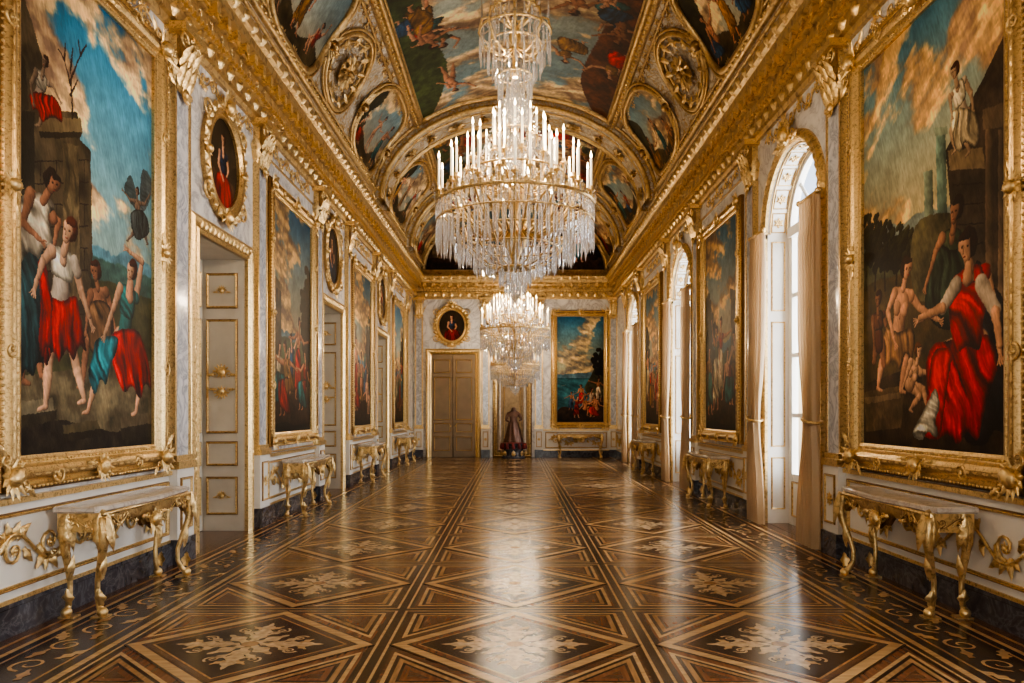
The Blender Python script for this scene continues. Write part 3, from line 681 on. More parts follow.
# windows
def arch_loop(u,r=WR,sp=WSP):
    pts=[(-(r+u),0)]+[(-(r+u)*math.cos(pi*i/K),sp+(r+u)*math.sin(pi*i/K)) for i in range(K+1)]+[((r+u),0)]
    return pts
def window_mesh():
    mb=MB()
    n0=-DEP-.08;n1=-DEP
    prof=[(0,n0),(0,n1),(-.07,n1),(-.07,n0)]
    V=[]
    npt=K+3
    for u,h in prof: V+=[(x,y,h) for x,y in arch_loop(u)]
    Fc=[(a*npt+i,a*npt+i+1,(a+1)*npt+i+1,(a+1)*npt+i) for a in range(3) for i in range(npt-1)]
    mb.add(V,Fc,WHITE)
    w=WR-.06
    box(mb,WHITE,-w,w,WSP-.07,WSP+.07,n0,n1+.04); box(mb,WHITE,-.06,.06,0,WSP,n0,n1+.02)
    box(mb,WHITE,-w,w,0,.72,n0,n1)
    for z in (1.55,2.4,3.25): box(mb,WHITE,-w,w,z-.03,z+.03,n0+.01,n1)
    for sx in (-1,1):
        box(mb,WHITE,sx*w/2-.022,sx*w/2+.022,.7,WSP,n0+.02,n1-.01)
        box(mb,WHITE,sx*w-.05*sx-.05,sx*w-.05*sx+.05,0,WSP,n0,n1+.01)
        mold(mb,w*.8,.5,T(sx*w/2,.37,n1),t=.025); rosette(mb,GOLDS,.12,T(sx*w/2,.37,n1),6)
    for a in (45,90,135):
        a=math.radians(a); tube(mb,WHITE,[(.25*math.cos(a),WSP+.25*math.sin(a),n0+.03),(w*math.cos(a),WSP+w*math.sin(a),n0+.03)],.03,4)
    tube(mb,WHITE,[(.3*math.cos(pi*i/12),WSP+.3*math.sin(pi*i/12),n0+.03) for i in range(13)],.03,4)
    mb.add([(x,y,n0+.03) for x,y in arch_loop(-.05)],[tuple(range(npt))],GLASS)
    tube(mb,GOLDS,[(.09,1.2,n1+.05),(.09,1.45,n1+.05)],.014,6); tube(mb,GOLDS,[(0,.1,n1+.03),(0,WSP-.1,n1+.03)],.012,6)
    pr_=[(0,0),(0,.04),(.03,.06),(.05,.035),(.09,.07),(.12,.07),(.15,.03),(.15,0)]
    V=[]
    for u,h in pr_: V+=[(x,y,h) for x,y in arch_loop(u)]
    Fc=[(a*npt+i,a*npt+i+1,(a+1)*npt+i+1,(a+1)*npt+i) for a in range(len(pr_)-1) for i in range(npt-1)]
    mb.add(V,Fc,GOLD)
    for i in range(25):
        a=pi*(i+.5)/25; leaf(mb,GOLD,.13,.09,T((WR+.06)*math.cos(a),WSP+(WR+.06)*math.sin(a),.06)@RZ(a),curl=.1,lobes=1)
    cartouche(mb,GOLD,.5,T(0,WSP+WR+.12,.08))
    for nn in (-.03,-DEP+.03): tube(mb,GOLDS,[(x*.99,y,nn) for x,y in arch_loop(-.012)[1:-1]],.012,5)
    iw=DEP-.1
    for i in range(9):
        a=pi*(i+.5)/9; c,s=math.cos(a),math.sin(a)
        M=basis((0,0,1),(-s,c,0),(-c,-s,0),(c*(WR-.005),WSP+s*(WR-.005),-DEP/2))
        rosette(mb,GOLDS,iw*.4,M,6); mold(mb,iw,.28,M,t=.016,d=.012)
    for sx in (-1,1):
        M=basis((0,0,1),(0,1,0),(-sx,0,0),(sx*(WR-.003),0,-DEP/2))
        for z0,z1 in ((.2,.95),(1.1,2.9),(3.05,4.05)):
            mold(mb,iw,z1-z0,M@T(0,(z0+z1)/2),t=.02,d=.012)
    box(mb,GOLD,-WR-.17,-WR+.0,WSP-.06,WSP+.06,0,.09); box(mb,GOLD,WR,WR+.17,WSP-.06,WSP+.06,0,.09)
    return mb.mesh('window')
wm=window_mesh()
for i,c in enumerate(WINS): inst('window_%d'%(i+1),wm,WM('R',c))
for i,c in enumerate(FILLWINS): inst('window_%d'%(i+6),wm,WM('B',c))  # added fill windows behind the camera

# curtains
def curtain_mesh(flip):
    mb=MB(); V=[];nu,nv=61,40
    for j in range(nv):
        z=.02+4.1*j/(nv-1)
        wd=.52-.24*math.exp(-((z-1.5)/.65)**2)+.04*math.exp(-(z/.4)**2)
        sh=-.10*math.exp(-((z-1.4)/.9)**2)
        for i in range(nu):
            u=i/(nu-1); ph=u*2*pi*6+.35*math.sin(z*1.3+u*4)
            amp=.05*(1 if z<3.8 else .7)+.01*math.sin(u*37+z)
            V.append(((u-.5)*wd+flip*(sh)+.012*math.sin(ph*2+z), z, .17+amp*math.sin(ph)))
    Fc=[(j*nu+i,j*nu+i+1,(j+1)*nu+i+1,(j+1)*nu+i) for j in range(nv-1) for i in range(nu-1)]
    mb.add(V,Fc,CURT,None,True)
    z=1.5
    tube(mb,GOLDS,[((.16*math.cos(a))-flip*.10,z-.03*math.cos(a*1),.17+.10*math.sin(a)) for a in [2*pi*i/16 for i in range(16)]],.02,6,closed=True)
    tube(mb,GOLDS,[(-.28,4.14,.17),(.28,4.14,.17)],.022,8); 
    for sx in (-1,1): ball(mb,GOLDS,.04,T(sx*.28,4.14,.17),8)
    tube(mb,GOLDS,[(0,4.14,.17),(0,4.16,0.0)],.015,6)
    return mb.mesh('curtain')
cmA=curtain_mesh(1);cmB=curtain_mesh(-1)
for c in WINS:
    inst('curtain',cmA,WM('R',c+.92)); inst('curtain',cmB,WM('R',c-.96))

# doors
def panel_leaf(mb,w,h,M,mat,ornament=True,rows=((.06,.2),(.24,.33),(.36,.78),(.82,.95))):
    for a,b in rows:
        mold(mb,w*.74,(b-a)*h,M@T(0,(a+b)/2*h,0),t=.03,d=.025)
        if ornament:
            if b-a>.3:
                cartouche(mb,GOLD,w*.40,M@T(0,(a+b)/2*h+.05,.01)); cartouche(mb,GOLD,w*.36,M@T(0,(a+b)/2*h-w*.36,.01)@RZ(pi))
            elif a>.5 or a<.1: cartouche(mb,GOLD,w*.24,M@T(0,(a+b)/2*h,.01))
def casing(mb,hw,top,fw=.2):
    prof=[(0,-.02),(0,.05),(.03,.07),(.06,.04),(.1,.07),(.15,.075),(.18,.05),(fw,.04),(fw,0)]
    V=[]
    for u,h in prof: V+=[(-hw-u,0,h),(-hw-u,top+u,h),(hw+u,top+u,h),(hw+u,0,h)]
    Fc=[(a*4+i,a*4+i+1,(a+1)*4+i+1,(a+1)*4+i) for a in range(len(prof)-1) for i in range(3)]
    mb.add(V,Fc,GOLDS)
    for sx in (-1,1):
        n=int(top/.11)
        for i in range(n): leaf(mb,GOLD,.11,.07,T(sx*(hw+.125),(i+.1)*top/n,.06),curl=.03,lobes=1)
    n=int(2*hw/.12)
    for i in range(n): leaf(mb,GOLD,.11,.08,T(-hw+(i+.5)*2*hw/n,top+.06,.06),curl=.03,lobes=1)
def door_mesh(recess,paint):
    mb=MB(); hw,top=DWH,DTOP
    if recess:
        d=-DDEP
        for sx in (-1,1): quad(mb,paint,[(sx*hw,0,0),(sx*hw,top,0),(sx*hw,top,d),(sx*hw,0,d)])
        quad(mb,paint,[(-hw,top,0),(hw,top,0),(hw,top,d),(-hw,top,d)]); quad(mb,WOODM,[(-hw,0.001,0),(hw,0.001,0),(hw,0.001,d),(-hw,0.001,d)])
        for sx in (-1,1):
            M=basis((0,0,1),(0,1,0),(-sx,0,0),(sx*(hw-.002),0,d/2)); panel_leaf(mb,DDEP*.95,top,M,paint)
    else: d=.0
    quad(mb,paint,[(-hw,0,d+.005),(hw,0,d+.005),(hw,top,d+.005),(-hw,top,d+.005)])
    for sx in (-1,1):
        box(mb,paint,sx*hw/2-hw/2+.01,sx*hw/2+hw/2-.01,.01,top-.01,d+.005,d+.04)
        panel_leaf(mb,hw,top,T(sx*hw/2,0,d+.04),paint,ornament=recess)
    tube(mb,GOLDS if recess else DOORB,[(0,.02,d+.05),(0,top-.02,d+.05)],.018,6)
    ball(mb,GOLDS,.035,T(.09,1.1,d+.09),8); ball(mb,GOLDS,.035,T(-.09,1.1,d+.09),8)
    casing(mb,hw,top)
    return mb.mesh('double_door')
dm=door_mesh(True,DOORW)
for i,c in enumerate(DOORS): inst('door_%d'%(i+1),dm,WM('L',c))
inst('door_4',door_mesh(False,DOORB),WM('F',-2.2,0,.022))

# pilasters with capitals (trim)
def pilaster_mesh(w=.34):
    mb=MB(); n=.07
    box(mb,MARBP,-w/2,w/2,1.02,5.05,0,n)
    box(mb,WHITE,-w/2-.03,w/2+.03,.26,1.02,0,n+.04); mold(mb,w*.8,.55,T(0,.63,n+.04),t=.025); rosette(mb,GOLDS,w*.25,T(0,.63,n+.04))
    box(mb,DARKM,-w/2-.03,w/2+.03,0,.26,0,n+.06)
    box(mb,GOLDS,-w/2-.04,w/2+.04,1.0,1.08,0,n+.06); box(mb,GOLDS,-w/2-.02,w/2+.02,1.08,1.14,0,n+.03)
    for sx in (-1,1): box(mb,GOLDS,sx*w/2-.022,sx*w/2+.022,1.14,5.02,0,n+.012)
    box(mb,GOLDS,-w/2-.02,w/2+.02,5.0,5.06,0,n+.03)
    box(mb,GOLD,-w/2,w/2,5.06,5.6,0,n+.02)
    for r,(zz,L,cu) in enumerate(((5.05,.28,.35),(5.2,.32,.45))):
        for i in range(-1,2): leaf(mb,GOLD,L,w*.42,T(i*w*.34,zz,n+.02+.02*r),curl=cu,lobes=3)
    for sx in (-1,1): 
        spiral(mb,GOLD,.1,T(sx*w*.45,5.5,n+.08)@RZ(0 if sx<0 else pi),d=-sx,th=.22)
        leaf(mb,GOLD,.35,w*.4,T(sx*w/2,5.08,n*.6)@RY(sx*1.3),curl=.5,lobes=3)
    rosette(mb,GOLD,.09,T(0,5.52,n+.12),6)
    box(mb,GOLDS,-w/2-.1,w/2+.1,5.58,5.66,0,n+.16)
    cartouche(mb,GOLD,.22,T(0,5.0,n+.02)@RZ(pi))
    return mb.mesh('pilaster')
pm=pilaster_mesh(); pmn=pilaster_mesh(.24)
ti=1
for p in (4.75,7.97,10.5,13.6,16.0,21.38,24.85,2,-1,-4): inst('trim_%d'%ti,pm if p<13.7 else pmn,WM('L',p)); ti+=1
inst('trim_%d'%ti,pmn,WM('L',19.07)); ti+=1
for p in (4.85,8.32,11.3,14.75,17.6,21.2,24.0,1.8,-1.2,-4.6): inst('trim_%d'%ti,pm,WM('R',p)); ti+=1
for p in (-3.42,-1.05,.85,3.5): inst('trim_%d'%ti,pmn,WM('F',p)); ti+=1

# baseboards + dado
def dado(side,a,b,name):
    mbx=MB(); L=abs(b-a); c=(a+b)/2; M=WM(side,c)
    box(mbx,DARKM,-L/2,L/2,0,.2,0,.06,M); box(mbx,DARKM,-L/2,L/2,.2,.23,0,.04,M)
    mbx.obj('baseboard_'+name)
    mb=MB()
    box(mb,WHITE,-L/2,L/2,.23,.96,0,.025,M)
    box(mb,GOLDS,-L/2,L/2,.23,.26,0,.04,M); box(mb,GOLDS,-L/2,L/2,.94,.985,0,.06,M)
    k=max(1,int(round(L/2.7))); w=L/k
    for i in range(k):
        x=-L/2+w*(i+.5); mold(mb,w-.16,.56,M@T(x,.6,.025),t=.035,d=.03)
        if w>.9:
            rinceau(mb,GOLD,w-.4,.40,M@T(x,.6,.03)); cartouche(mb,GOLD,.26,M@T(x,.58,.04))
    return mb.obj('trim_dado_'+name)
left=[(B,1.8),(2.2,4.55),(4.93,7.8),(10.68,13.42),(16.15,18.92),(21.55,24.7),(24.98,D)]
right=[(5.03,8.13),(11.5,14.57),(17.78,21.02),(24.18,D)]
for i,(a,b) in enumerate(left): dado('L',a,b,'left' if i==0 else 'left_%d'%i)
for i,(a,b) in enumerate(right): dado('R',a,b,'right' if i==0 else 'right_%d'%i)
dado('F',1.0,3.35,'far')

mb=MB()
for sd,c,w in (('L',12.1,2.62),('L',17.55,2.62),('L',23.05,2.62),('R',13.05,2.9),('R',19.5,2.9)):
    mold(mb,w,4.35,WM(sd,c,3.17,.0),t=.03,d=.025)
mb.obj('trim_wall_moulding')
mb=MB()
for sd,ps in (('L',[6.4,9.22,12.1,14.72,17.55,20.17,23.05]),('R',[6.6,9.75,13.05,16.15,19.5,22.6])):
    for p in ps: rinceau(mb,GOLD,2.0,.26,WM(sd,p,5.48,.01))
mb.obj('trim_frieze')

# cornice
CP=[(0,5.62),(.05,5.62),(.07,5.68),(.11,5.7),(.11,5.86),(.15,5.88),(.19,5.94),(.19,6.04),(.23,6.06),(.26,6.12),(.36,6.16),(.37,6.26),(.42,6.3),(.44,6.38),(.34,6.42),(.31,6.5),(.29,6.62)]
def cornice(side,a,b,name,inset=0):
    mb=MB(); L=b-a; c=(a+b)/2; M=WM(side,c)
    V=[];
    for n,z in CP: V+=[(-L/2+inset*n,z,n),(L/2-inset*n,z,n)]
    Fc=[(2*i,2*i+1,2*i+3,2*i+2) for i in range(len(CP)-1)]
    mb.add(V,Fc,GOLDC,M)
    k=int(L/.3)
    for i in range(k):
        x=-L/2+(i+.5)*L/k
        if abs(x)>L/2-.3*(inset>0): continue
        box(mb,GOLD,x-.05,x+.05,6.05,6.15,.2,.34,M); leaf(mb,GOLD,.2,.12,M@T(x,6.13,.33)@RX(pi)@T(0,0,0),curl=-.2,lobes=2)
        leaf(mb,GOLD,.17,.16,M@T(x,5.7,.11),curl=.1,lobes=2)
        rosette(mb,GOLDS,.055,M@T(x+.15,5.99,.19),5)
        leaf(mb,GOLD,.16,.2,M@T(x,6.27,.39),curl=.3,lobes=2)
    k=int(L/.1)
    for i in range(k):
        x=-L/2+(i+.5)*L/k
        if abs(x)>L/2-.3*(inset>0): continue
        box(mb,GOLDS,x-.028,x+.028,5.88,5.93,.12,.2,M)
        ball(mb,GOLDS,.022,M@T(x,6.4,.39),4)
    return mb.obj(name)
cornice('L',B,D,'trim_cornice_left'); cornice('R',B,D,'trim_cornice_right'); cornice('F',-W,W,'trim_cornice_far',1); cornice('B',-W,W,'trim_cornice_back',1)

# ------------------------------------------------------------ vault ceiling
VA,VB=3.35,2.4
def vp(th,y,off=0): return (-(VA-off)*math.cos(th),y,HC+(VB-off)*math.sin(th))
mb=MB(); nt=60;V=[];ys=[B,D]
for y in ys:
    for i in range(nt+1): V.append(vp(pi*i/nt,y))
mb.add(V,[(i,i+1,nt+2+i,nt+1+i) for i in range(nt)],STUC,None,True)
mb.obj('ceiling')
def vwarp(yc,thc,off=.02):
    def f(V):
        V=np.asarray(V,float); R=2.95
        th=thc+V[:,0]/R; o=off+V[:,2]
        return np.stack([-(VA-o)*np.cos(th),yc+V[:,1],HC+(VB-o)*np.sin(th)],1)
    return f
def add_w(mb,fn,warp):
    t=MB(); fn(t); V=warp(np.concatenate(t.v))
    o=mb.n; mb.v.append(V); mb.n+=len(V)
    for m in t.mats:
        if m not in mb.mats: mb.mats.append(m)
    for f,mi,sm in zip(t.f,t.m,t.sm):
        mb.f.append(tuple(i+o for i in f)); mb.m.append(mb.mats.index(t.mats[mi])); mb.sm.append(sm)
ARCH=[(-2.6,-1.4),(7.6,8.8),(17.4,18.5),(22.4,23.3)]
mb=MB()
for y0,y1 in ARCH:
    secs=[(y0,0),(y0,.22),(y0+.1,.26),(y1-.1,.26),(y1,.22),(y1,0)]
    V=[]
    for y,o in secs:
        for i in range(nt+1): V.append(vp(pi*i/nt,y,o))
    Fc=[(a*(nt+1)+i,a*(nt+1)+i+1,(a+1)*(nt+1)+i+1,(a+1)*(nt+1)+i) for a in range(5) for i in range(nt)]
    mb.add(V,Fc,STUC,None,True)
    for y,o,r in ((y0,.22,.06),(y0+.18,.27,.03),(y1-.18,.27,.03),(y1,.22,.06),(y0,.03,.05)):
        tube(mb,GOLDC,[vp(pi*i/nt,y,o) for i in range(nt+1)],r,6)
    ym=(y0+y1)/2
    for i in range(13):
        th=pi*(i+.5)/13
        w=vwarp(ym,th,.27)
        if i%2==0: add_w(mb,lambda t:rosette(t,GOLD,.26,Matrix()),w)
        else: add_w(mb,lambda t:(cartouche(t,GOLD,.36,RZ(-pi/2 if th<pi/2 else pi/2)),),w)
    for i in range(90):
        th=pi*(i+.5)/90; ball(mb,GOLDS,.035,T(*vp(th,y0+.02,.16)),5)
mb.obj('trim_vault_arches')
mb=MB(); TR=math.radians(46)
bays=[(-1.4,7.6),(8.8,17.4),(18.5,22.4),(23.3,D)]
for th in (TR,pi-TR,math.radians(5),pi-math.radians(5)):
    for dy,o,r in ((0,.02,.07),(.04,.02,.03),(-.04,.02,.03)):
        tube(mb,GOLDC,[vp(th+dy*1.6,B,o),vp(th+dy*1.6,D,o)],r,6)
    for i in range(int((D-6)/.16)): ball(mb,GOLDS,.035,T(*vp(th,6+i*.16,.08)),5)
mb.obj('trim_vault_ribs')
def fresco(name,thc,yc,wt,wy,seed,dark,mask=None,res=.025,nf=6,up='y',fig=None):
    if up=='y': w,h=wt,wy
    else: w,h=wy,wt
    P=Paint(w,h,res,seed); r=np.random.RandomState(seed)
    P.sky(top=(.4,.54,.6),bot=(.68,.6,.46),cloud=(.88,.75,.55),cdark=(.48,.37,.29),cov=.41)
    if up=='y':
        P.poly([(0,0),(w,0),(w,h*.10),(w*.8,h*.24),(w*.6,h*.13),(w*.4,h*.15),(w*.2,h*.26),(0,h*.16)],(.22,.22,.12),tex=.6)
        P.poly([(0,h*.1),(w*.2,h*.2),(w*.15,h*.5),(w*.2,h*.8),(0,h)],(.20,.25,.13),tex=.6); P.poly([(w,h*.1),(w*.82,h*.2),(w*.86,h*.5),(w*.80,h*.85),(w,h)],(.34,.19,.12),tex=.6)
        fh=fig or w*.34
        for i in range(nf):
            for row in range(3):
                x=w*(.1+.8*i/max(1,nf-1)) if row==0 else w*(r.uniform(.05,.3) if i%2 else r.uniform(.7,.95))
                randfig(P,r,x+r.uniform(-.04,.04)*w,h*(.05+.13*r.rand()) if row==0 else h*(.15+.65*r.rand()),fh*r.uniform(.8,1.15),PAL)
    else:
        P.poly([(0,0),(w,0),(w,h*.2),(w*.8,h*.34),(w*.55,h*.2),(w*.25,h*.36),(0,h*.3)],(.24,.2,.13),tex=.6)
        P.poly([(0,0),(w*.2,0),(w*.16,h*.5),(w*.25,h*.8),(0,h)],(.18,.17,.10),tex=.6)
        fh=fig or min(w,h)*.42
        for i in range(nf): randfig(P,r,w*(.18+.64*i/max(1,nf-1))+r.uniform(-.05,.05)*w,h*(.08+.15*r.rand()),fh*r.uniform(.8,1.1),PAL)
    C=P.finish(dark,amp=.012)
    def warp(V):
        V=V.copy()
        if up=='y': a=V[:,0];b=V[:,1]
        elif up=='L': a=V[:,1];b=V[:,0]
        else: a=-V[:,1];b=-V[:,0]
        X=np.stack([a,b,V[:,2]],1); return vwarp(yc,thc,.03)(X)
    me=canvas_mesh(name,P,C,mask,warp); return inst(name,me)
mbf=MB()
def framepath(pts,rad=.06,close=True):
    tube(mbf,GOLDC,pts,rad,6,closed=close)
R_=2.95
for bi,(y0,y1) in enumerate(bays[1:],1):
    y0+=.15;y1-=.1; L=y1-y0; yc=(y0+y1)/2; wt=R_*math.radians(84)
    c,l=yc,L
    fresco('ceiling_fresco',pi/2,c,wt,l,60+bi*3,1.0,res=.016,nf=7)
    a0,a1=math.radians(48),math.radians(132)
    pts=[vp(a0+(a1-a0)*i/24,c-l/2,.04) for i in range(25)]+[vp(a1,c-l/2+l*i/6,.04) for i in range(1,7)]+[vp(a1-(a1-a0)*i/24,c+l/2,.04) for i in range(1,25)]+[vp(a0,c+l/2-l*i/6,.04) for i in range(0,6)]
    framepath(pts,.07)
    if L>6: items=[(y0+1.9,'p'),(y0+4.15,'r'),(y0+6.9,'p'),(y0+.45,'s')]
    else: items=[(yc,'p')]
    for sgn in (0,1):
        thc=math.radians(25) if sgn==0 else pi-math.radians(25)
        for k,(yy,t) in enumerate(items):
            if t=='p':
                w,h=(2.3 if L>6 else min(2.6,L*.8)),1.85
                fresco('ceiling_fresco',thc,yy,h,w,80+k*5+bi*11+sgn*3,.95,mask=lambda x,y,w=w,h=h:(np.abs(x/(w/2))**3.2+np.abs(y/(h/2))**3.2)<1.02,res=.014,nf=3,up='L' if sgn==0 else 'R',fig=h*.62)
                for sc_,rd in ((1.02,.06),(1.12,.028)):
                    pts=[]
                    for i in range(48):
                        a=2*pi*i/48; ca,sa=math.cos(a),math.sin(a); r=(abs(ca)**3.2+abs(sa)**3.2)**(-1/3.2)*sc_
                        pts.append(vp(thc+r*sa*h/2/R_,yy+r*ca*w/2,.04))
                    framepath(pts,rd)
                for q in (-1,1):
                    add_w(mbf,lambda t_:cartouche(t_,GOLD,.5,RZ(0 if q>0 else pi)),vwarp(yy+q*(w/2+.12),thc,.05))
            elif t=='r':
                w,h=1.7,1.5
                for sc_,rd in ((1,.05),(.8,.025),(1.12,.025)):
                    framepath([vp(thc+math.sin(2*pi*i/40)*h/2*sc_/R_,yy+math.cos(2*pi*i/40)*w/2*sc_,.04) for i in range(40)],rd)
                add_w(mbf,lambda t_:rosette(t_,GOLD,.42,Matrix(),10),vwarp(yy,thc,.05))
                for q in range(12):
                    a=2*pi*q/12; add_w(mbf,lambda t_:leaf(t_,GOLD,.26,.16,T(math.sin(a)*.5,math.cos(a)*.56)@RZ(-a),lobes=2,curl=.1),vwarp(yy,thc,.04))
        for yy in np.arange(y0+.5,y1-.3,1.2):
            for dth in (-17,17):
                th=thc+math.radians(dth)*(1 if sgn==0 else -1)
                add_w(mbf,lambda t_:rinceau(t_,GOLD,1.1,.26,RZ(pi/2),k=4),vwarp(yy,th,.02))
mbf.obj('trim_vault_mouldings')
P,C=genpaint(2*VA,VB,.02,91,dark=1.1,nf=9,figH=1.1)
me=canvas_mesh('lunette',P,C,lambda x,y:((x/VA)**2+((y+VB/2)/VB)**2)<.96)
inst('lunette_fresco',me,WM('F',0,HC+VB/2,.03))
mb=MB(); tube(mb,GOLDC,[vp(pi*i/40,D-.06,.08) for i in range(41)],.09,6); mb.obj('trim_lunette')

# ------------------------------------------------------------ floor
mb=MB()
def fp(pts,z,mat): mb.add([(x,y,z) for x,y in pts],[tuple(range(len(pts)))],mat)
fp([(-W-.01,B),(W+.01,B),(W+.01,D),(-W-.01,D)],0,WOODM)
fp([(-2.73,B),(2.73,B),(2.73,D),(-2.73,D)],.0005,WOODD)
for c in WINS: fp([(W,c-WR),(W+.45,c-WR),(W+.45,c+WR),(W,c+WR)],.0,WOODM)
def sq(cx,cy,h,z,m): fp([(cx-h,cy-h),(cx+h,cy-h),(cx+h,cy+h),(cx-h,cy+h)],z,m)
def di(cx,cy,h,z,m): fp([(cx-h,cy),(cx,cy-h),(cx+h,cy),(cx,cy+h)],z,m)
def fleaf(cx,cy,a,L,w,z,m,lobes=3):
    pts=[];n=14
    for sd in (1,-1):
        for i in range(n):
            t=i/n if sd==1 else 1-i/n
            ww=w*.5*math.sin(pi*min(1,t*.9+.1))**.7*(1+.4*math.cos(2*pi*lobes*t))*sd
            pts.append((cx+math.cos(a)*L*t-math.sin(a)*ww,cy+math.sin(a)*L*t+math.cos(a)*ww))
    fp(pts,z,m)
def fspiral(cx,cy,R,a0,d,z,m,th=.02,turns=1.2):
    n=16;A=[];Bp=[]
    for i in range(n+1):
        t=i/n;a=a0+d*2*pi*turns*t;r=R*(1-.8*t);w=th*(1-.5*t)
        A.append((cx+(r+w)*math.cos(a),cy+(r+w)*math.sin(a)));Bp.append((cx+(r-w)*math.cos(a),cy+(r-w)*math.sin(a)))
    V=[(x,y,z) for x,y in A+Bp]; mb.add(V,[(i,i+1,n+2+i,n+1+i) for i in range(n)],m)
TS=1.82
for k in range(-6,12):
    for c in (-1,0,1):
        cx=c*TS; cy=5.1+TS*k; e=.0005
        sq(cx,cy,.88,2*e,WOODH); sq(cx,cy,.86,3*e,WOODD); sq(cx,cy,.82,4*e,WOODR if (k+c)%2 else WOODM)
        for sx in (-1,1):
            for sy in (-1,1):
                def tri(o,z,m): fp([(cx+sx*(.80-o),cy+sy*(.15+o*2.4)),(cx+sx*(.80-o),cy+sy*(.80-o)),(cx+sx*(.15+o*2.4),cy+sy*(.80-o))],z,m)
                tri(0,5*e,WOODH); tri(.028,6*e,WOODD); tri(.055,7*e,WOODT); tri(.09,8*e,WOODD); tri(.11,8.5*e,WOODR); tri(.15,8.8*e,WOODM)
        di(cx,cy,.87,9*e,WOODD); di(cx,cy,.845,10*e,WOODH); di(cx,cy,.745,11*e,WOODD); di(cx,cy,.725,12*e,WOODR if (k+c)%2==0 else WOODM); di(cx,cy,.67,12.5*e,WOODT); di(cx,cy,.65,13*e,WOODD)
        LM=WOODL; z=14*e
        for a in range(4):
            an=a*pi/2; fleaf(cx+.05*math.cos(an),cy+.05*math.sin(an),an,.46,.11,z,LM,4); 
            an+=pi/4; fleaf(cx+.04*math.cos(an),cy+.04*math.sin(an),an,.26,.09,z,LM,2)
            for s2 in (-1,1):
                an2=a*pi/2+s2*.40; fspiral(cx+.34*math.cos(an2),cy+.34*math.sin(an2),.055,an2,s2,z+e,LM,.010)
                an3=a*pi/2+s2*.2; fleaf(cx+.2*math.cos(an3),cy+.2*math.sin(an3),a*pi/2+s2*.75,.17,.05,z+e,LM,2)
                an4=a*pi/2+s2*.1; fleaf(cx+.34*math.cos(an4),cy+.34*math.sin(an4),a*pi/2+s2*.8,.11,.04,z+e,WOODH,2)
        n=10; fp([(cx+.06*math.cos(2*pi*i/n),cy+.06*math.sin(2*pi*i/n)) for i in range(n)],z+2*e,WOODT)
for sx in (-1,1):
    def st(a,b,z,m): fp([(sx*a,B),(sx*b,B),(sx*b,D),(sx*a,D)],z,m)
    st(2.74,2.79,.001,WOODH); st(2.79,3.34,.0015,WOODD); st(2.86,2.88,.002,WOODT); st(3.26,3.28,.002,WOODT); st(3.34,3.38,.002,WOODH); st(3.46,3.49,.002,WOODT)
    y=B+.3;i=0
    while y<D-.3:
        x=sx*3.07; d=1 if i%2 else -1
        fspiral(x,y,.12,pi/2*d,d,.003,WOODH,.013,1.3); fleaf(x-.1*d,y+.1,pi/2+.5*d,.24,.07,.0035,WOODH); fleaf(x+.1*d,y+.12,pi/2+.2*d,.2,.06,.0035,WOODT,2)
        y+=.4;i+=1
mb.obj('floor')

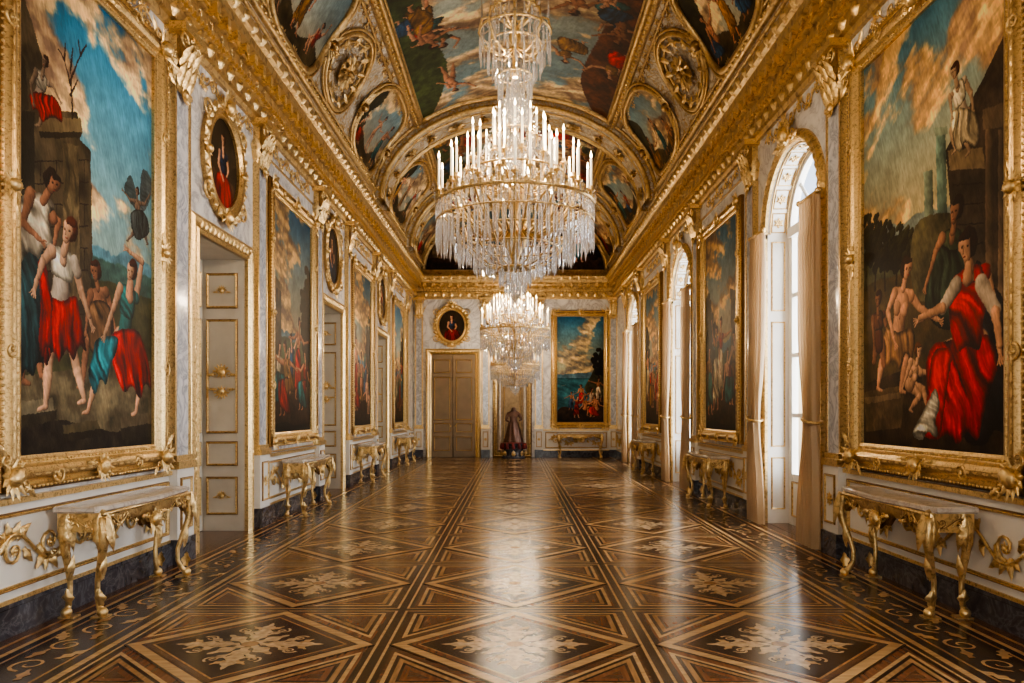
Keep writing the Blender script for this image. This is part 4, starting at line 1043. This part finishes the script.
# ------------------------------------------------------------ console tables
def table_mesh(L=1.8):
    mb=MB(); d0,d1=.1,.46; h=.87
    def top(o,z):
        pts=[(-L/2-o,d0)];n=24
        for i in range(n+1):
            x=-L/2-o+(L+2*o)*i/n; t=abs(x)/(L/2); pts.append((x,d1+o+.03*math.cos(pi*t) -.03*(t>.92)))
        pts.append((L/2+o,d0)); return [(x,z,n_) for x,n_ in pts]
    lv=[(0,h-.05),(.02,h-.035),(.02,h-.01),(.0,h)]
    V=[]
    for o,z in lv: V+=top(o,z)
    k=len(top(0,0)); Fc=[(a*k+i,a*k+(i+1)%k,(a+1)*k+(i+1)%k,(a+1)*k+i) for a in range(3) for i in range(k)]
    Fc+= [tuple(range(k))[::-1],tuple(3*k+i for i in range(k))]
    mb.add(V,Fc,TOPM)
    n=28;V=[]
    for i in range(n+1):
        x=-L/2+.04+(L-.08)*i/n; t=abs(x)/(L/2); zb=h-.2-.07*math.cos(pi*t*2)*(1 if t<.75 else .3)-.02*math.cos(t*30)
        nn=d1-.03+.03*math.cos(pi*t/2)
        V+=[(x,h-.05,nn),(x,zb,nn),(x,h-.05,nn-.03),(x,zb,nn-.03)]
    Fc=[]
    for i in range(n):
        a=i*4; Fc+=[(a,a+4,a+5,a+1),(a+2,a+3,a+7,a+6),(a+1,a+5,a+7,a+3)]
    mb.add(V,Fc,GOLD)
    for sx in (-1,1): box(mb,GOLD,sx*(L/2-.05)-.015,sx*(L/2-.05)+.015,h-.2,h-.05,d0,d1-.03)
    tube(mb,GOLDS,[(-L/2+.02,h-.06,d1-.0),(L/2-.02,h-.06,d1-.0)],.015,6)
    cartouche(mb,GOLD,.26,T(0,h-.2,d1+.01)@RZ(pi))
    rinceau(mb,GOLD,L*.36,.13,T(-L*.27,h-.13,d1-.015)); rinceau(mb,GOLD,L*.36,.13,T(L*.27,h-.13,d1-.015))
    for sx in (-1,1):
        M=basis((0,0,1),(0,1,0),(sx,0,0),(sx*(L/2-.03),h-.13,.28)); rinceau(mb,GOLD,.3,.12,M)
    for sx in (-1,1):
        for fr in (0,1):
            bx=sx*(L/2-.09); bn=d1-.06 if fr else d0+.05
            ox=sx*1; on=1 if fr else .0
            cs=[(0,.82,.045),(.045,.74,.05),(.06,.64,.044),(.04,.53,.034),(0,.4,.026),(-.035,.27,.021),(-.035,.16,.02),(-.005,.08,.024),(.03,.04,.03),(.045,.03,.018)]
            pts=[(bx+ox*q*.8,z,bn+on*q) for q,z,r in cs]
            tube(mb,GOLD,pts,[r for _,_,r in cs],8)
            ball(mb,GOLD,.042,T(bx+ox*.02,.042,bn+on*.03),8,(1,1,1))
            leaf(mb,GOLD,.3,.11,T(bx+ox*.03,.8,bn+on*.06+.02)@RZ(pi)@RX(.1),curl=.02,lobes=3)
            leaf(mb,GOLD,.2,.09,T(bx+ox*.0,.3,bn+on*.0+.02)@RZ(0),curl=.1,lobes=2)
            Ms=basis((0,0,1),(0,1,0),(sx,0,0),(bx,.72,bn+.02)); spiral(mb,GOLD,.06,Ms@T(0,0,.05),d=1)
            leaf(mb,GOLD,.28,.1,Ms@T(0,.08,.055)@RZ(pi),curl=.02,lobes=3); leaf(mb,GOLD,.14,.08,Ms@T(0,-.62,.02),curl=.2,lobes=2)
            box(mb,GOLDS,bx-.05,bx+.05,0,.012,bn-.05,bn+.07)
    return mb.mesh('console_table')
tm=table_mesh(1.62)
for p in (6.52,12.1,17.55,23.05): inst('console_table',tm,WM('L',p))
for p in (6.5,13.05,19.5): inst('console_table',tm,WM('R',p))
inst('console_table',tm,WM('F',2.3))

# ------------------------------------------------------------ far niche & statue
mb=MB(); mwid,mhei=1.1,3.5
box(mb,NICHE,-mwid/2,mwid/2,-mhei/2,mhei/2,0,.03)
rectframe(mb,GOLD,mwid,mhei,[(-.01,.02),(-.01,.06),(.04,.08),(.09,.05),(.13,.07),(.15,.03),(.15,0)],Matrix())
cartouche(mb,GOLD,.6,T(0,mhei/2+.15,.07))
for sx in (-1,1):
    lathe(mb,TOPM,[(.07,0),(.05,.06),(.045,1.4),(.04,2.6),(.07,2.66)],12,T(sx*.44,-mhei/2+.1,.1)@RX(-pi/2))
    cartouche(mb,GOLD,.2,T(sx*.44,1.05,.14))
box(mb,GOLDS,-.52,.52,1.1,1.2,.03,.18)
mold(mb,.6,2.2,T(0,-.4,.03),t=.03)
for i in range(20):
    for sx in (-1,1): leaf(mb,GOLD,.18,.1,T(sx*(mwid/2+.07),-mhei/2+i*mhei/20,.06),curl=.05,lobes=1)
mb.obj('gilded_aedicule',WM('F',-.1,mhei/2+.15,.0))
root=empty('draped_figure_statue',T(-.05,25.7,0))
mb=MB(); 
lathe(mb,DARKM,[(.001,0),(.42,0),(.42,.06),(.36,.1),(.34,.2),(.34,.42),(.38,.48),(.4,.52),(.001,.52)],20)
lathe(mb,REDV,[(.41,.525),(.36,.535),(.3,.56),(.001,.56)],20)
for i in range(12): tube(mb,REDV,[(.4*math.cos(i*.52),.4*math.sin(i*.52),.53),(.42*math.cos(i*.52),.42*math.sin(i*.52),.42),(.42*math.cos(i*.52+.05),.42*math.sin(i*.52+.05),.33)],[.04,.06,.05],6)
for i in range(8): leaf(mb,GOLD,.2,.14,RZ(i*pi/4)@T(0,-.4,.1)@RX(pi/2),curl=.1)
o=mb.obj('pedestal'); o.parent=root
bm_v=[(0,0,1.15),(0,0,1.35),(0,-.02,1.56),(0,-.02,1.66),(0,-.04,1.78),(-.18,0,1.54),(-.26,-.05,1.32),(-.15,-.22,1.27),(.18,0,1.54),(.28,-.05,1.34),(.2,-.22,1.3),(-.1,0,1.05),(-.12,-.1,.8),(-.12,0,.6),(-.13,-.1,.58),(.1,0,1.05),(.12,0,.8),(.13,.04,.6),(.13,-.06,.58)]
ed=[(0,1),(1,2),(2,3),(3,4),(2,5),(5,6),(6,7),(2,8),(8,9),(9,10),(0,11),(11,12),(12,13),(13,14),(0,15),(15,16),(16,17),(17,18)]
rd=[.15,.12,.14,.055,.11,.07,.05,.035,.07,.05,.035,.11,.07,.045,.035,.11,.07,.045,.035]
me=bpy.data.meshes.new('figure'); me.from_pydata(bm_v,ed,[]); o=bpy.data.objects.new('figure',me); col.objects.link(o); o.parent=root
sk=o.modifiers.new('s','SKIN'); 
for i,r in enumerate(rd): me.skin_vertices[0].data[i].radius=(r,r)
me.skin_vertices[0].data[0].use_root=True
o.modifiers.new('ss','SUBSURF').levels=2; o.modifiers['ss'].render_levels=2; me.materials.append(BRONZE)
mb=MB(); V=[];n=32
for j in range(12):
    z=.56+.7*j/11; r=.32-.17*(j/11)
    for i in range(n):
        a=2*pi*i/n; rr=r*(1+.12*math.sin(a*8+j*.2)); V.append((rr*math.cos(a),rr*math.sin(a)*.85,z))
mb.add(V,[(j*n+i,j*n+(i+1)%n,(j+1)*n+(i+1)%n,(j+1)*n+i) for j in range(11) for i in range(n)],BRONZE,None,True)
o=mb.obj('robe'); o.parent=root

# ------------------------------------------------------------ chandelier
def drop(mb,x,y,z,L,r,k=5):
    V=[(x,y,z)]
    for q,rr in ((.12,.75),(.78,1.0)):
        for j in range(k):
            a=2*pi*j/k; V.append((x+r*rr*math.cos(a),y+r*rr*math.sin(a),z-L*q))
    V.append((x,y,z-L)); Fc=[]
    for j in range(k):
        j2=(j+1)%k; Fc+=[(0,1+j,1+j2),(1+j,1+k+j,1+k+j2,1+j2),(1+k+j,2*k+1,1+k+j2)]
    mb.add(V,Fc,CRYS)
def bead(mb,p,r):
    x,y,z=p; V=[(x+r,y,z),(x-r,y,z),(x,y+r,z),(x,y-r,z),(x,y,z+r),(x,y,z-r)]
    mb.add(V,[(0,2,4),(2,1,4),(1,3,4),(3,0,4),(2,0,5),(1,2,5),(3,1,5),(0,3,5)],CRYS)
def ring(mb,r,z,t=.012,mat=None,n=40): tube(mb,mat or GOLDS,[(r*math.cos(2*pi*i/n),r*math.sin(2*pi*i/n),z) for i in range(n)],t,6,closed=True)
def candle(mb,x,y,z,h=.2):
    M=T(x,y,z)
    lathe(mb,GOLDS,[(.001,-.05),(.012,-.04),(.014,-.01),(.04,.0),(.042,.012),(.02,.015),(.02,.05),(.001,.05)],8,M)
    lathe(mb,CANDLE,[(.0125,.03),(.0125,.05+h),(.001,.055+h)],7,M)
    lathe(mb,FLAME,[(.001,.055+h),(.010,.072+h),(.011,.085+h),(.005,.11+h),(.001,.13+h)],6,M)
    for j in range(5):
        a=2*pi*j/5; drop(mb,x+.045*math.cos(a),y+.045*math.sin(a),z-.005,.11,.009,4)
def chand_mesh():
    mb=MB()
    lathe(mb,GOLDS,[(.001,.3),(.05,.33),(.03,.42),(.06,.5),(.11,.58),(.13,.64),(.05,.72),(.03,.9),(.05,.98),(.1,1.05),(.12,1.12),(.04,1.2),(.025,1.3)],14)
    lathe(mb,CRYS,[(.025,1.3),(.08,1.38),(.1,1.5),(.06,1.66),(.03,1.74),(.05,1.82),(.11,1.95),(.12,2.05),(.06,2.2),(.03,2.3)],12,smooth=False)
    lathe(mb,GOLDS,[(.03,2.3),(.07,2.33),(.03,2.38),(.02,2.6),(.05,2.66),(.07,2.72),(.02,2.8),(.02,3.2)],12)
    lathe(mb,CRYS,[(.001,0),(.03,.03),(.06,.09),(.045,.15),(.02,.18),(.03,.24),(.03,.3)],10,smooth=False)
    for r,z,n,L,dr in ((.80,.98,72,.18,.014),(.80,.80,70,.30,.013),(.72,.84,54,.34,.014),(.58,.68,50,.32,.014),(.42,.54,36,.26,.014),(.28,.44,24,.2,.012),(.16,.34,18,.2,.012),(.10,.2,12,.12,.011),
                     (.34,1.12,30,.2,.013),(.5,1.28,30,.16,.012),(.2,1.72,20,.24,.013),(.15,2.02,18,.28,.013),(.17,2.3,18,.28,.012),(.36,2.74,26,.3,.013),(.28,2.62,20,.3,.013),(.2,2.45,16,.26,.012),(.22,2.98,16,.2,.013)):
        for i in range(n):
            a=2*pi*(i+random.random()*.3)/n; drop(mb,r*math.cos(a),r*math.sin(a),z,L*random.uniform(.85,1.1),dr)
            bead(mb,(r*math.cos(a),r*math.sin(a),z+.012),.014)
    for r,z,t in ((.8,.99,.018),(.8,.81,.008),(.58,.70,.011),(.42,.56,.01),(.16,.35,.01),(.34,1.13,.012),(.36,2.76,.012),(.26,2.64,.01),(.22,2.99,.012),(.5,1.30,.012),(.2,1.74,.01),(.17,2.31,.01)):
        ring(mb,r,z,t)
    for i in range(16):
        a=2*pi*i/16; c,s=math.cos(a),math.sin(a)
        tube(mb,GOLDS,[(c*r,s*r,z) for r,z in ((.8,.98),(.74,.78),(.6,.68),(.45,.5),(.3,.38),(.16,.35),(.05,.34))],.008,5)
    for i in range(48):
        a=2*pi*i/48; leaf(mb,GOLDS,.08,.06,T(.8*math.cos(a),.8*math.sin(a),.98)@RZ(a+pi/2)@RX(pi/2),curl=.1,lobes=1)
    for i in range(28):
        a=2*pi*i/28; c,s=math.cos(a),math.sin(a); r2=.78 if i%2 else .64; zt=1.04 if i%2 else 1.14
        pts=[(c*r,s*r,z) for r,z in ((.08,.8),(.25,.68),(.42,.76),(.55,.92),(r2-.06,.98),(r2,zt-.06),(r2,zt))]
        tube(mb,GOLDS,pts,[.016,.015,.014,.013,.012,.011,.011],6); candle(mb,c*r2,s*r2,zt+.05,.27)
    for i in range(16):
        a=2*pi*(i+.5)/16; c,s=math.cos(a),math.sin(a); r2=.5 if i%2 else .36
        pts=[(c*r,s*r,z) for r,z in ((.05,1.22),(.18,1.12),(.32,1.16),(r2-.03,1.24),(r2,1.34))]
        tube(mb,GOLDS,pts,.012,6); candle(mb,c*r2,s*r2,1.39+.06*(i%2==0),.27)
    for i in range(8):
        a=2*pi*i/8; c,s=math.cos(a),math.sin(a)
        tube(mb,GOLDS,[(c*.04,s*.04,1.6),(c*.14,s*.14,1.54),(c*.21,s*.21,1.6),(c*.22,s*.22,1.63)],.011,6); candle(mb,c*.22,s*.22,1.67,.2)
        tube(mb,GOLDS,[(c*.03,s*.03,2.6),(c*.15,s*.15,2.52),(c*.3,s*.3,2.6),(c*.37,s*.37,2.76),(c*.34,s*.34,2.9),(c*.28,s*.28,2.92)],.012,6)
        tube(mb,GOLDS,[(c*.03,s*.03,2.8),(c*.12,s*.12,2.88),(c*.22,s*.22,2.98),(c*.2,s*.2,3.1),(c*.14,s*.14,3.1)],.012,6)
        drop(mb,c*.28,s*.28,2.92,.12,.01); bead(mb,(c*.37,s*.37,2.8),.025)
        lathe(mb,CRYS,[(.001,.0),(.014,.03),(.01,.12),(.001,.24)],5,T(c*.2,s*.2,3.1),smooth=False)
        lathe(mb,CRYS,[(.001,.0),(.014,.03),(.01,.12),(.001,.24)],5,T(c*.34,s*.34,2.9),smooth=False)
    for i in range(12):
        a=2*pi*i/12; c,s=math.cos(a),math.sin(a)
        for j in range(26):
            t=j/25; r=.12+.34*t+.0; z=2.3-.95*t-.18*math.sin(pi*t)
            bead(mb,(c*r,s*r,z),.013)
        for j in range(16):
            t=j/15; r=.16+.2*t; bead(mb,(c*r,s*r,3.05-.3*t-.1*math.sin(pi*t)),.012)
    for i in range(28):
        a0=2*pi*i/28
        for j in range(7):
            t=j/6; a=a0+2*pi/28*t; r=.81; bead(mb,(r*math.cos(a),r*math.sin(a),.96-.09*math.sin(pi*t)),.012)
            r=.66; bead(mb,(r*math.cos(a),r*math.sin(a),1.14-.08*math.sin(pi*t)),.011)
    return mb.mesh('crystal_chandelier')
chm=chand_mesh()
def light(name,kind,loc,energy,colr,size=.1,parent=None,rot=None,sy=None):
    l=bpy.data.lights.new(name,kind); l.energy=energy; l.color=colr
    if kind=='AREA': 
        l.size=size
        if sy: l.shape='RECTANGLE'; l.size_y=sy
    else: l.shadow_soft_size=size
    o=bpy.data.objects.new(name,l); col.objects.link(o)
    o.location=loc
    if rot: o.rotation_euler=rot
    if parent: o.parent=parent
    return o
for y,z in ((7.6,2.72),(17.2,2.5),(24.3,2.13),(-2.0,2.72)):  # the chandelier behind the camera is added as rear fill
    e=empty('crystal_chandelier',T(0,y,z)); inst('crystal_body',chm,Matrix(),e)
    mb=MB(); top=HC+VB-z-.02
    tube(mb,GOLDS,[(0,0,3.15),(0,0,top)],.018,6)
    k=int((top-3.3)/.35)
    for i in range(k): ball(mb,GOLDS,.05,T(0,0,3.4+i*.35),8)
    lathe(mb,GOLDS,[(.02,top-.18),(.1,top-.12),(.22,top-.04),(.24,top)],16)
    o=mb.obj('suspension_rod'); o.parent=e
    for i in range(6):
        a=2*pi*i/6+.2; light('candle_light','POINT',(.6*math.cos(a),.6*math.sin(a),1.62),32,(1,.79,.55),.04,e)
    light('candle_light','POINT',(0,0,2.4),55,(1,.79,.55),.04,e)

# ------------------------------------------------------------ daylight
for c in WINS:
    light('daylight','AREA',(W+1.15,c,2.7),620,(.95,.97,1.0),5.4,rot=(0,pi/2,0),sy=2.8)
for c in FILLWINS:  # frontal fill lamps outside the added back windows
    light('daylight','AREA',(-c,B-1.15,2.7),420,(1,.97,.92),2.8,rot=(pi/2,0,0),sy=5.4)
w=bpy.data.worlds.new('sky'); scene.world=w; w.use_nodes=True; nt=w.node_tree
bg=nt.nodes['Background']; sk=nt.nodes.new('ShaderNodeTexSky'); sk.sky_type='NISHITA'
sk.sun_elevation=math.radians(40); sk.sun_disc=False; nt.links.new(sk.outputs[0],bg.inputs[0]); bg.inputs[1].default_value=.25

# ------------------------------------------------------------ camera
cd=bpy.data.cameras.new('camera'); cam=bpy.data.objects.new('camera',cd); col.objects.link(cam); scene.camera=cam
cd.sensor_width=36; cd.lens=F/1024*36; cd.shift_x=-(CX-512)/1024; cd.shift_y=(CY-341.5)/1024; cd.clip_start=.05
cam.location=(0,0,CH); cam.rotation_euler=(pi/2,0,0)
try:
    scene.view_settings.view_transform='AgX'; scene.view_settings.look='AgX - Medium High Contrast'; scene.view_settings.exposure=.08
except Exception as ex: print(ex)
